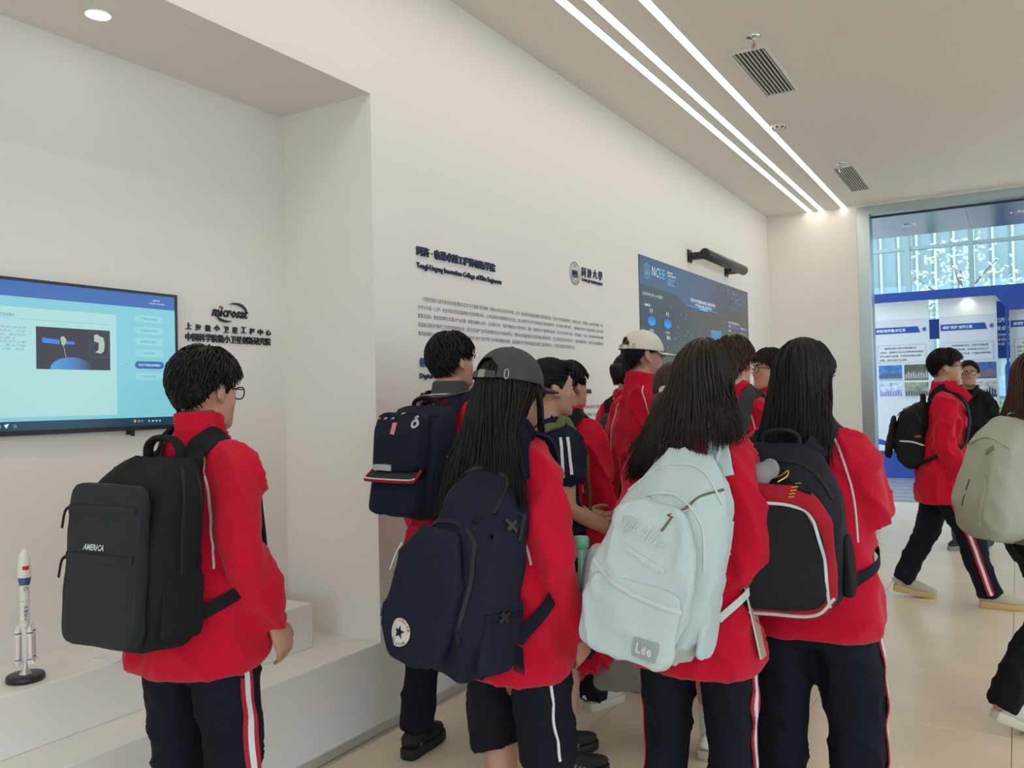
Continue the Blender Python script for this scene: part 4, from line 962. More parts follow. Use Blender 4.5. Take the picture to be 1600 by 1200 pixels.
def person(p):
    """builds one standing person; returns handles for the things they carry"""
    q = random.Random(p['seed']); H = p['H']; s = H / 1.70
    root = empty('person', (p['pos'][0], p['pos'][1], 0), math.radians(p['face'])); tag(root, p['label'], 'person', p.get('group'))
    sw = p.get('sw', 0.125) * s; vox = p.get('vox', 0.007); bulk = p.get('bulk', 1.0); fat = p.get('fat', 1.0)
    shz = 1.385 * s; lean = p.get('lean', 0.0)
    hipz = 0.88 * s - p.get('drop', 0)
    # --- legs: (x, y, yaw, heel lift) for the left (-x) and right (+x) foot
    legs = p.get('legs', [(-0.10, 0.0, 8, 0), (0.10, 0.02, -8, 0)])
    J = []
    for sg, (ax, ay, yaw, lift) in zip((-1, 1), legs):
        hip = np.array([sg * 0.09 * s, 0, hipz]); ank = np.array([ax, ay, 0.085 + lift])
        kn = hip * 0.47 + ank * 0.53 + np.array([sg * 0.008, 0.025 + lift * 0.6 + p.get('kneebend', 0), 0.0]); J.append((hip, kn, ank))
    arms = p.get('arms', [None, None]); A = []
    for sg, a in zip((-1, 1), arms):
        sh = np.array([sg * (sw + 0.005), lean * 0.9 - 0.005, shz - 0.01])
        if a is None: el = (sg * (sw + 0.068 * bulk), -0.035 + lean * .5, 1.10 * s); wr = (sg * (sw + 0.075 * bulk), 0.05, 0.865 * s)
        else: el, wr = a
        A.append((sh, np.array(el, float), np.array(wr, float)))
    # --- head placement
    hs = (0.97 if H > 1.68 else 0.94) * p.get('headscale', 1.0)
    Mh = Matrix.Translation((p.get('headx', 0), lean, H - 0.228 * hs)) @ Matrix.Translation((0, -0.02, 0.0)) @ Matrix.Rotation(math.radians(p.get('yaw', 0)), 4, 'Z') @ Matrix.Rotation(math.radians(p.get('pitch', 0)), 4, 'X') @ Matrix.Rotation(math.radians(p.get('tilt', 0)), 4, 'Y') @ Matrix.Translation((0, 0.02, 0)) @ Matrix.Scale(hs, 4)
    hp = [(rot_pts(V, Mh), F) for V, F in head_parts()]
    nb = Mh @ Vector((0, -0.022, 0.045))
    # --- body: one continuous surface
    parts = list(hp)
    parts.append(tube([(0, lean - 0.012, shz - 0.03), (0, lean - 0.014, shz + 0.06), tuple(nb)], [0.062 * s, 0.056 * s, 0.055 * s], 18))
    parts.append(eloft([(0.80 * s, 0, 0, 0.14 * s, 0.10 * s), (0.92 * s, 0, 0, 0.155 * s, 0.105 * s), (1.06 * s, 0, lean * .3, 0.125 * s, 0.09 * s), (1.22 * s, 0, lean * .7, 0.132 * s, 0.095 * s), (1.34 * s, 0, lean, 0.125 * s, 0.08 * s), (1.41 * s, 0, lean - 0.01, 0.075 * s, 0.06 * s)], 24))
    for (hip, kn, ank) in J:
        parts.append(tube([hip + [0, 0, 0.03], hip * 0.5 + kn * 0.5 + [0, 0.006, 0], kn + [0, 0, 0.03], kn, kn * 0.62 + ank * 0.38 + [0, -0.016, 0], kn * 0.2 + ank * 0.8, ank, ank + [0, 0.0, -0.05]],
                          [0.078 * s, 0.070 * s, 0.054 * s, 0.052 * s, 0.054 * s * fat, 0.036 * s, 0.034 * s, 0.034 * s], 16))
    for (sh, el, wr) in A:
        d = wr - el; d = d / np.linalg.norm(d)
        parts.append(tube([sh + [0, 0, 0.0], sh * 0.5 + el * 0.5, el, el * 0.6 + wr * 0.4, wr + d * 0.01], [0.046 * s, 0.042 * s, 0.035 * s, 0.035 * s, 0.025 * s], 14))
    V, F, N = fuse(parts, vox, 3)
    # eye sockets and mouth line
    Mi = Mh.inverted(); L = rot_pts(V, Mi)
    for i in np.where((L[:, 1] > 0.05) & (L[:, 2] > 0.03) & (L[:, 2] < 0.16) & (abs(L[:, 0]) < 0.06))[0]:
        x, y, z = L[i]; d = 0
        for sg in (-1, 1): d -= 0.011 * math.exp(-(((x - sg * 0.031) / 0.016) ** 2 + ((z - 0.118) / 0.011) ** 2))
        d -= 0.003 * math.exp(-((z - 0.054) / 0.004) ** 2) * (abs(x) < 0.024)
        L[i, 1] += d
    V = rot_pts(L, Mh)
    mb = MB(); mb.add(V, F)
    # hands: five separate fingers, rooted in the wrist
    hands = p.get('hands', [dict(), dict()])
    for sg, (sh, el, wr), hd in zip((-1, 1), A, hands):
        if hd is None: continue
        d = Vector(hd.get('dir', tuple(wr - el))).normalized(); fwd = Vector(hd.get('fwd', (0, 1, 0))); fwd = (fwd - d * fwd.dot(d)).normalized()
        X = fwd.cross(-d).normalized()      # frame: Z = -d, Y = fwd
        R = Matrix((X, fwd, -d)).transposed().to_4x4()
        VV, FF, _ = fuse(hand_parts(hd.get('curl', 0.42), -sg), 0.0036, 2)
        mb.add(rot_pts(VV * (0.96 if H > 1.68 else 0.9), Matrix.Translation(Vector(wr) + d * 0.012) @ R), FF)
    body = mesh_obj('body', mb.V, mb.F, p.get('skin', M_SKIN), root, smooth=True)
    # face details
    fm = MB(); fd = MB(); fe = MB()
    for sg in (-1, 1):
        VV, FF = ellipsoid((sg * 0.031, 0.0765, 0.118), (0.012, 0.007, 0.0065), 12, 8); fm.add(rot_pts(VV, Mh), FF)
        VV, FF = ellipsoid((sg * 0.031, 0.0825, 0.118), (0.0055, 0.002, 0.0058), 10, 6); fd.add(rot_pts(VV, Mh), FF)
        Pb = [(sg * (0.014 + 0.034 * t), 0.0905 - 0.017 * t * t, 0.138 + 0.006 * math.sin(t * 2.4)) for t in np.linspace(0, 1, 7)]
        VV, FF = tube([rot_pts([x], Mh)[0] for x in Pb], [(0.0032, 0.0028)] * 6 + [(0.001, 0.001)], 6); fd.add(VV, FF)
    fm.obj('eyes', M_EYEW, body, smooth=True); fd.obj('irises_and_brows', M_EYED, body, smooth=True)
    Pm = [(0.020 * t, 0.0905 - 0.007 * t * t, 0.055 + 0.001 * t * t) for t in np.linspace(-1, 1, 9)]
    VV, FF = tube([rot_pts([x], Mh)[0] for x in Pm], [(0.001, 0.001)] + [(0.0028, 0.0042)] * 7 + [(0.001, 0.001)], 8, up=(0, 1, 0)); fe.add(VV, FF); fe.obj('lips', M_LIP, body, smooth=True)
    # --- trousers or shorts
    tm = p.get('legmat', M_NAVY); short = p.get('shorts')
    hk = p.get('hipk', 1.0); tp = [eloft([(0.73 * s, 0, 0, 0.135 * s * hk, 0.10 * s * hk), (0.80 * s, 0, -0.005, 0.172 * s * hk, 0.128 * s * hk), (0.90 * s, 0, -0.008, 0.178 * s * hk, 0.132 * s * hk), (1.0 * s, 0, 0, 0.158 * s * hk, 0.112 * s * hk)], 28)]
    bag = p.get('baggy', 1.0)
    for (hip, kn, ank) in J:
        if short:
            kz = short; t = (hip[2] - kz) / (hip[2] - kn[2]); e = hip + (kn - hip) * t; e[2] = kz
            o = np.array([np.sign(hip[0]) * 0.012, 0, 0])
            tp.append(tube([hip + [0, 0, 0.02], hip * 0.5 + e * 0.5 + o, e + o * 1.5, e + o * 1.6 + [0, 0, -0.004]], [(0.093 * s * hk, 0.112 * s * hk), (0.095 * s * bag, 0.11 * s * bag), (0.098 * s * bag, 0.112 * s * bag), (0.085 * s, 0.10 * s)], 22, up=(1, 0, 0), per=5))
        else:
            e = ank + (kn - ank) / np.linalg.norm(kn - ank) * 0.0; e = e + np.array([0, 0.0, -0.045 + p.get('hemup', 0)])
            tp.append(tube([hip + [0, 0, 0.02], hip * 0.5 + kn * 0.5 + [0, 0.004, 0], kn, kn * 0.5 + e * 0.5 + [0, -0.01, 0], e * 0.93 + kn * 0.07, e], [(0.09 * s, 0.112 * s), (0.083 * s * bag, 0.098 * s * bag), (0.072 * s * bag, 0.080 * s * bag), (0.066 * s * bag, 0.075 * s * bag), (0.066 * s * bag, 0.074 * s * bag), (0.056 * s * bag, 0.064 * s * bag)], 22, up=(1, 0, 0), per=4))
    V, F, N = fuse(tp, p.get('gvox', 0.011), 4); V = wrinkle(V, N, 0.007, p['seed'] * 1.7, 1.2, short)
    tro = mesh_obj('shorts' if short else 'trousers', V, F, tm, root, smooth=True); tb = bvh_of(V, F)
    if p.get('stripe'):
        for sg, (hip, kn, ank) in zip((-1, 1), J):
            end = (hip + (kn - hip) * ((hip[2] - short) / (hip[2] - kn[2]))) if short else ank + np.array([0, 0, -0.03 + p.get('hemup', 0)])
            cp = [hip + [sg * 0.2, 0, 0.08], hip * 0.5 + kn * 0.5 + [sg * 0.2, 0, 0]] + ([] if short else [kn + [sg * 0.2, 0, 0], kn * 0.5 + end * 0.5 + [sg * 0.2, 0, 0]]) + [end + [sg * 0.2, 0, 0.01]]
            P = []; Nn = []
            for pt in catmull(cp, 14):
                l, n_, i_, d_ = tb.ray_cast(Vector(pt), Vector((-sg, -p.get('stripeback', 0.0), 0)).normalized())
                if l is None: continue
                P.append(np.array(l)); Nn.append(np.array(n_))
            if len(P) < 4: continue
            P = smooth_path(P, 3); Nn = smooth_path(Nn, 3)
            if p['stripe'] == 'thin':
                mb = MB(); mb.add(*ribbon(P, Nn, 0.007, 0.004)); mb.obj('side_piping', M_STRIPE_W, tro, smooth=True)
            else:
                mb = MB(); mb.add(*ribbon(P, Nn, 0.044, 0.004)); mb.obj('side_stripe', M_STRIPE_R, tro, smooth=True)
                mb = MB(); mb.add(*ribbon(P, Nn, 0.017, 0.006)); mb.obj('side_stripe', M_STRIPE_W, tro, smooth=True)['label'] = 'white centre stripe'
    # --- upper garment
    g = p.get('top', 'jacket'); hem = p.get('hem', 0.70 * s); w = bulk
    tor = [(hem, 0, -0.005, 0.195 * w * s, 0.150 * w * s), (hem + 0.035, 0, -0.005, 0.212 * w * s, 0.165 * w * s), ((hem + 1.05 * s) / 2, 0, 0, 0.194 * w * s, 0.152 * w * s), (1.08 * s, 0, lean * .4, 0.172 * w * s, 0.138 * w * s), (1.22 * s, 0, lean * .8, 0.160 * w * s, 0.132 * w * s),
           (1.32 * s, 0, lean, 0.148 * s, 0.114 * s), (1.375 * s, 0, lean - .004, 0.130 * s, 0.098 * s), (1.42 * s, 0, lean - .01, 0.098 * s, 0.085 * s), (1.455 * s, 0, lean - .012, 0.070 * s, 0.072 * s)]
    if g != 'jacket': tor = [(z, x, y, rx * (0.92 if z < 1.3 * s else 1), ry * (0.92 if z < 1.3 * s else 1)) for z, x, y, rx, ry in tor]
    gp = [eloft(tor, 32, 2.35)]; tbv = bvh_of(*gp[0])
    for sg, (sh, el, wr) in zip((-1, 1), A):
        inn = np.array([sg * 0.070 * s, lean - 0.003, shz - 0.004])
        if g == 'jacket':
            d = (wr - el) / np.linalg.norm(wr - el)
            gp.append(tube([inn, sh + [sg * 0.0, 0, -0.038], sh * 0.55 + el * 0.45, el, el * 0.55 + wr * 0.45, wr - d * 0.05, wr - d * 0.028, wr - d * 0.022, wr + d * 0.012],
                           [0.062 * s, 0.079 * s * w, 0.073 * s * w, 0.067 * s * w, 0.062 * s * w, 0.058 * s, 0.051 * s, 0.043 * s, 0.042 * s], 20, per=3))
        else:
            e = sh * 0.35 + el * 0.65
            gp.append(tube([inn, sh + [sg * 0.008, 0, -0.03], sh * 0.55 + el * 0.45 + [sg * 0.006, 0, 0], e, e + (el - sh) * 0.01], [0.062 * s, 0.078 * s, 0.074 * s, 0.074 * s, 0.062 * s], 18, per=3))
    if p.get('collar', True) and g == 'jacket':
        gp.append(eloft([(1.40 * s, 0, lean - 0.012, 0.085 * s, 0.084 * s), (1.44 * s, 0, lean - 0.012, 0.073 * s, 0.077 * s), ((p.get('ch', 1.478)) * s, 0, lean - 0.012 , 0.069 * s, 0.075 * s), ((p.get('ch', 1.478) + .014) * s, 0, lean - 0.012, 0.065 * s, 0.071 * s)], 28, 2.1))
    V, F, N = fuse(gp, p.get('gvox', 0.011), 4); V = wrinkle(V, N, p.get('wr', 0.013), p['seed'] * 3.1, 1.0, hem)
    jm = p.get('topmat', M_RED); gname = {'jacket': 'jacket', 'polo': 'polo_shirt', 'tee': 'shirt'}[g]
    jk = mesh_obj(gname, V, F, jm, root, smooth=True); jb = bvh_of(V, F)
    if p.get('raglan_navy'):
        jk.data.materials.append(M_NAVYS)
        for pl in jk.data.polygons:
            c = pl.center
            if abs(c.x) > 0.128 * s or c.z > (1.20 + 0.5 * max(0, 0.13 - abs(c.x))) * s: pl.material_index = 1
    # back piping along the raglan seams
    if p.get('piping', g == 'jacket'):
        for sg in (-1, 1):
            cp = [(sg * 0.058 * s, -0.20, 1.445 * s), (sg * 0.098 * s, -0.28, 1.37 * s), (sg * 0.128 * s, -0.30, 1.27 * s), (sg * 0.142 * s, -0.30, 1.17 * s), (sg * 0.148 * s, -0.3, 1.07 * s)]
            P = []; Nn = []
            for pt in catmull(cp, 10):
                l, n_, i_, d_ = jb.ray_cast(Vector(pt), Vector((0, 1, 0)))
                if l is not None: P.append(np.array(l)); Nn.append(np.array(n_))
            P = smooth_path(P, 3)
            mb = MB(); mb.add(*ribbon(P, Nn, 0.006, 0.004)); mb.obj('seam_piping', M_PIPE, jk, smooth=True)
    if p.get('sleevestripes'):
        for sg, (sh, el, wr) in zip((-1, 1), A):
            for dy in (-0.016, 0.008):
                P = []; Nn = []
                for t in np.linspace(0.06, 0.63, 12):
                    ax_ = sh + (el - sh) * t; o_ = Vector((sg * 0.2, dy - 0.07, 0.10))
                    ax2 = Vector(ax_) + Vector((0, dy, 0))
                    l, n_, i_, d_ = jb.ray_cast(ax2 + o_, -o_.normalized())
                    if l is not None: P.append(np.array(l)); Nn.append(np.array(n_))
                P = smooth_path(P, 2); mb = MB(); mb.add(*ribbon(P, Nn, 0.011, 0.003)); mb.obj('white_sleeve_stripe', M_STRIPE_W, jk, smooth=True)
    if p.get('open_collar'):
        mb = MB()
        for sg in (-1, 1):
            P = [(sg * 0.03, lean - 0.09, 1.455 * s), (sg * 0.075, lean - 0.02, 1.46 * s), (sg * 0.085, lean + 0.06, 1.425 * s), (sg * 0.05, lean + 0.135, 1.365 * s)]
            mb.add(*tube([np.array(x) for x in P], [(0.02, 0.008), (0.032, 0.008), (0.042, 0.008), (0.03, 0.006)], 10, up=(0, 0, 1), per=5))
        mb.obj('collar', jm, jk, smooth=True)
    if p.get('knit_collar'):
        mb = MB(); VV, FF = eloft([(1.425 * s, 0, lean - .012, 0.082 * s, 0.085 * s), (1.46 * s, 0, lean - .012, 0.076 * s, 0.080 * s), (1.50 * s, 0, lean - .014, 0.068 * s, 0.073 * s), (1.51 * s, 0, lean - .014, 0.06 * s, 0.066 * s)], 28, 2.1); mb.add(VV, FF)
        kc = mb.obj('knit_collar', mat('charcoal_knit', (0.055, 0.058, 0.065), 0.9), jk, smooth=True)
        for z in (1.445, 1.455): MB().add(*eloft([(z * s, 0, lean - .012, 0.0815 * s, 0.0855 * s), ((z + 0.004) * s, 0, lean - .012, 0.0810 * s, 0.085 * s)], 28, 2.1, 1)).obj('white_collar_line', M_STRIPE_W, kc)
    # --- shoes
    shape = SHOES[p.get('shoes', 'white')]
    mu = mat('shoe_upper_' + p.get('shoes', 'white'), shape[0], 0.7, vary=0.1, bump=(200, 0.3)); ms = mat('shoe_sole_' + p.get('shoes', 'white'), shape[1], 0.6)
    for sg, (hip, kn, ank), (ax, ay, yaw, lift) in zip((-1, 1), J, legs):
        k = 0.265 * s / 0.27 * (1.0 if H > 1.66 else 0.95)
        Y = [-0.062, -0.055, -0.03, 0.0, 0.04, 0.09, 0.14, 0.175, 0.195, 0.203]
        hw = [0.018, 0.030, 0.036, 0.036, 0.037, 0.044, 0.046, 0.040, 0.026, 0.010]
        hz = [0.074, 0.096, 0.106, 0.106, 0.100, 0.086, 0.071, 0.061, 0.051, 0.038]
        up = tube([(0, y, 0.024 + z * 0.42) for y, z in zip(Y, hz)], [(a * 0.96, z * 0.48) for a, z in zip(hw, hz)], 16, up=(1, 0, 0))
        tilt = math.atan2(lift, 0.17)
        M = Matrix.Translation((ax, ay, 0)) @ Matrix.Rotation(math.radians(yaw), 4, 'Z') @ Matrix.Translation((0, 0.15 * k, 0)) @ Matrix.Rotation(-tilt, 4, 'X') @ Matrix.Translation((0, -0.15 * k, 0)) @ Matrix.Scale(k, 4)
        mb = MB(); mb.add(rot_pts(up[0], M), up[1]); so_ = mb.obj('shoe', mu, root, smooth=True)
        V2 = []; F2 = []; nn = len(Y)
        for z, gr in ((0.0, 0.95), (0.008, 1.06), (0.030, 1.08), (0.040, 1.01)):
            for side in (1, -1):
                for i in (range(nn) if side == 1 else range(nn - 1, -1, -1)):
                    y = Y[i] * 1.03 + (0.004 if z > 0 else 0) * (1 if i > 6 else -1 if i < 2 else 0); V2.append((side * hw[i] * gr, y, z + 0.006 * (z > 0.02) * (i < 4)))
        mring = 2 * nn
        for r in range(3):
            for i in range(mring): F2.append((r * mring + i, r * mring + (i + 1) % mring, (r + 1) * mring + (i + 1) % mring, (r + 1) * mring + i))
        F2.append(tuple(range(mring))[::-1]); F2.append(tuple(range(3 * mring, 4 * mring)))
        mb = MB(); mb.add(rot_pts(V2, M), F2); mb.obj('sole', ms, so_, smooth=True)
        mb = MB()
        for j in range(4):
            y = 0.055 + 0.02 * j; z = 0.097 - 0.011 * j; VV, FF = tube([(-0.024, y, z - 0.012), (0, y, z), (0.024, y, z - 0.012)], [0.003] * 3, 6, per=2); mb.add(rot_pts(VV, M), FF)
        mb.obj('laces', mat('laces_' + p.get('shoes', 'white'), tuple(min(1, c * 1.3 + 0.01) for c in shape[0]), 0.8), so_, smooth=True)
        if p.get('shoe_stripes'):
            for sd in (-1, 1):
                for j in range(3):
                    yy = 0.035 + 0.022 * j
                    P = [(sd * 0.0372, yy - 0.010, 0.036), (sd * 0.036, yy, 0.055), (sd * 0.030, yy + 0.010, 0.072)]
                    P = [rot_pts([x], M)[0] for x in P]; nv = np.array(M.to_3x3() @ Vector((sd, 0, 0.3)))
                    mb = MB(); mb.add(*ribbon(catmull(P, 4), [nv] * 9, 0.009, 0.004)); mb.obj('side_stripe', mat('grey_stripe', (0.16, 0.16, 0.17), 0.6), so_)
        if p.get('socks'):
            VV, FF = tube([ank + [0, 0, p['socks']], ank + [0, 0, 0.01], ank + [0, 0, -0.03]], [0.044 * s, 0.041 * s, 0.04 * s], 16); mb = MB(); mb.add(VV, FF); mb.obj('sock', mat('white_sock_cotton', (0.66, 0.66, 0.66), 0.9) if p.get('sockmat') is None else p['sockmat'], root, smooth=True)
    # --- hair
    hm = p.get('hairmat', M_HAIR); st_ = p.get('hair', 'short'); mb = MB()
    if st_ == 'short':
        VV, FF = hair_shell(p.get('nape', 0), 0.004 if p.get('cap') else p.get('htop', 0.020), 0.006 if p.get('cap') else p.get('hside', 0.011), p['seed']); mb.add(rot_pts(VV, Mh), FF)
        VV, FF = short_locks(q, int(1.7 * p.get('nlocks', 900)), 0.03, 0.06, p.get('hvol', 0.021) * (0.25 if p.get('cap') else 1), 9, p.get('comb', 0), front_over=p.get('fringe', 14), thmin=70 if p.get('cap') else 0); mb.add(rot_pts(VV, Mh), FF)
    else:
        VV, FF = hair_shell(4 if st_ != 'long' else 10, 0.004 if p.get('cap') else 0.012, 0.006 if p.get('cap') else 0.012, p['seed']); mb.add(rot_pts(VV, Mh), FF)
        long = st_ == 'long'
        zend = p.get('zend', 1.0); n = int(1.9 * p.get('nlocks', 460)); capf = 0.3 if p.get('cap') else 1.0; spread = p.get('spread', 1.15); yback = p.get('yback', -0.125) * 1.0
        tail = rot_pts([scalp(p.get('tailth', 85), 180, 0.02)], Mh)[0]
        for _ in range(n):
            part = q.random()
            if long:
                phi0 = q.choice((-1, 1)) * q.uniform(2, 180) ** 1.0; th = q.uniform(2, 60) if q.random() < 0.55 else q.uniform(30, 108)
                th = min(th, hairline(phi0) - 2)
                tgt = math.copysign(max(abs(phi0), q.uniform(*p.get('sidephi', (98, 135))) if abs(phi0) < 100 else abs(phi0)), phi0)
                if p.get('cap') and _ % 4 == 0: phi0 = q.choice((-1, 1)) * q.uniform(56, 100); th = 84; tgt = phi0
                P = []; ph = phi0; m = 6; tend = q.uniform(92, 104)
                lay = q.uniform(0.004, 0.020); wv = q.uniform(0, 6.28); wa = q.uniform(0.001, 0.005)
                for j in range(m):
                    f = j / (m - 1); ph = phi0 + (tgt - phi0) * (f ** 1.2); P.append(rot_pts([scalp(th + (max(tend, th + 6) - th) * f, ph, lay * (capf if f < 0.9 else 1) + 0.004 * f)], Mh)[0])
                e = P[-1].copy(); tw = q.gauss(0, 0.014); ze = zend + abs(q.gauss(0, 0.035)) + p.get('zslope', 0) * e[0]
                a = math.radians(ph); nn = 9; hx = Mh.translation.x; hy = Mh.translation.y
                c0 = Mh @ Vector((0, 0, 0.1))
                for j in range(1, nn):
                    f = j / (nn - 1); z = e[2] + (ze - e[2]) * f
                    x = c0.x + (e[0] - c0.x) * (1 + ((0.95 if p.get('cap') and _ % 4 == 0 else spread) - 1) * f) + tw * f * (0.4 if p.get('cap') and _ % 4 == 0 else 1)
                    y = e[1] * (1 - min(1, f * 2.2)) + min(e[1], yback + 0.02 * q.random()) * min(1, f * 2.2) if e[1] < c0.y + p.get('frontdrape', 0.03) else e[1] + 0.02 * f
                    y += p.get('sweepy', 0) * f
                    x += wa * math.sin(wv + f * 7); x += p.get('sweepx', 0) * f * f * (1 if e[0] * p.get('sweepsign', 1) > 0 else 0.25)
                    pt = push(jb, (x, y, z), 0.008 + lay * 0.9)
                    P.append(pt)
                P = smooth_path(P, 1); mb.add(*lock(P, q.uniform(0.0032, 0.0062), 0.5, 3))
            else:     # gathered back into a pony tail
                phi0 = q.uniform(-180, 180); ml = hairline(phi0); th = ml - q.uniform(0, ml * 0.55)
                a = scalp(th, phi0, 0.006); P = []; tl = scalp(p.get('tailth', 85), 180, 0.014)
                for j in range(7):
                    f = j / 6; v = a * (1 - f) + tl * f - SC; v = v / np.linalg.norm(v / (SR + 0.012 + 0.004 * math.sin(math.pi * f))); P.append(rot_pts([SC + v], Mh)[0])
                mb.add(*lock(P, q.uniform(0.0035, 0.006), 0.5, 3))
        if not long:
            for _ in range(110):
                r = 0.028 * math.sqrt(q.random()); a = q.uniform(0, 6.28); P = [tail + np.array([r * .3 * math.cos(a), 0.01, r * .3 * math.sin(a)])]
                L_ = p.get('taillen', 0.25); R_ = np.array((Mh.to_3x3() @ Vector((0, -1, 0))).normalized())
                for j in range(1, 8):
                    f = j / 7; P.append(tail + R_ * (0.045 * math.sin(min(1, f * 2.2) * 1.5) + 0.01) + np.array([r * math.cos(a) * (0.5 + math.sin(math.pi * f) * .8), r * math.sin(a) * 0.8, 0.02 * math.sin(f * 3) - L_ * f ** 1.3 * (0.9 + 0.2 * q.random())]))
                mb.add(*lock(P, q.uniform(0.005, 0.009), 0.5, 4))
            V5, F5 = tube([tail, tail + np.array([0, -0.012, 0])], [0.018, 0.018], 12); 
    ho = mb.obj('hair', hm, root, smooth=False); ho.data.shade_smooth()
    if st_ == 'pony' and p.get('tie'):
        R_ = np.array((Mh.to_3x3() @ Vector((0, -1, 0))).normalized()); mb = MB(); mb.add(*tube([tail - R_ * 0.004, tail + R_ * 0.012], [0.020, 0.020], 14)); mb.obj('hair_tie', M_PIPE, ho, smooth=True)
    # --- glasses
    if p.get('glasses'):
        mb = MB(); ml_ = MB()
        for sg in (-1, 1):
            P = [(sg * 0.034 + 0.024 * math.copysign(abs(math.cos(t)) ** 0.8, math.cos(t)), 0.101 - 0.25 * abs(sg * 0.034 + 0.024 * math.cos(t)) ** 1.0 * 0.25, 0.116 + 0.019 * math.copysign(abs(math.sin(t)) ** 0.8, math.sin(t))) for t in np.linspace(0, 2 * math.pi, 25)]
            P = [rot_pts([x], Mh)[0] for x in P]; mb.add(*tube(P, [0.0022] * 25, 6)); ml_.add(P[:-1], [tuple(range(24))])
            T = [(sg * 0.058, 0.097, 0.122), (sg * 0.074, 0.08, 0.123), (sg * 0.080, 0.03, 0.121), (sg * 0.083, -0.01, 0.120), (sg * 0.080, -0.035, 0.105)]
            mb.add(*tube([rot_pts([x], Mh)[0] for x in T], [0.002] * 5, 6, per=3))
        mb.add(*tube([rot_pts([x], Mh)[0] for x in [(-0.011, 0.100, 0.119), (0, 0.104, 0.122), (0.011, 0.100, 0.119)]], [0.0018] * 3, 6))
        go = mb.obj('glasses', p.get('glassmat', M_GLS), root, smooth=True); ml_.obj('lens', M_LENS, go)
    # --- cap
    if p.get('cap'): cap(root, Mh, p['cap'], p)
    if p.get('headphones'):
        P = [(0.085 * math.cos(t) * s, lean - 0.015 + 0.092 * math.sin(t) * s, (1.475 + 0.02 * math.sin(t)) * s - 0.01) for t in np.linspace(math.radians(-205), math.radians(25), 24)]
        hpn = MB().add(*tube(P, [(0.011, 0.007)] * 24, 10)).obj('headphones', mat('dark_grey_plastic', (0.035, 0.037, 0.042), 0.5), root, smooth=True)
        for t in (math.radians(-205), math.radians(25)):
            c = (0.09 * math.cos(t) * s, lean - 0.005 + 0.095 * math.sin(t) * s + 0.02, (1.455) * s); VV, FF = ellipsoid(c, (0.032, 0.022, 0.036), 16, 10); MB().add(VV, FF).obj('ear_cup', MATS['dark_grey_plastic'], hpn, smooth=True)
    return dict(root=root, jb=jb, tbv=tbv, Mh=Mh, s=s, p=p, A=A, tb=tb, lean=lean, face=p['face'], pos=p['pos'])

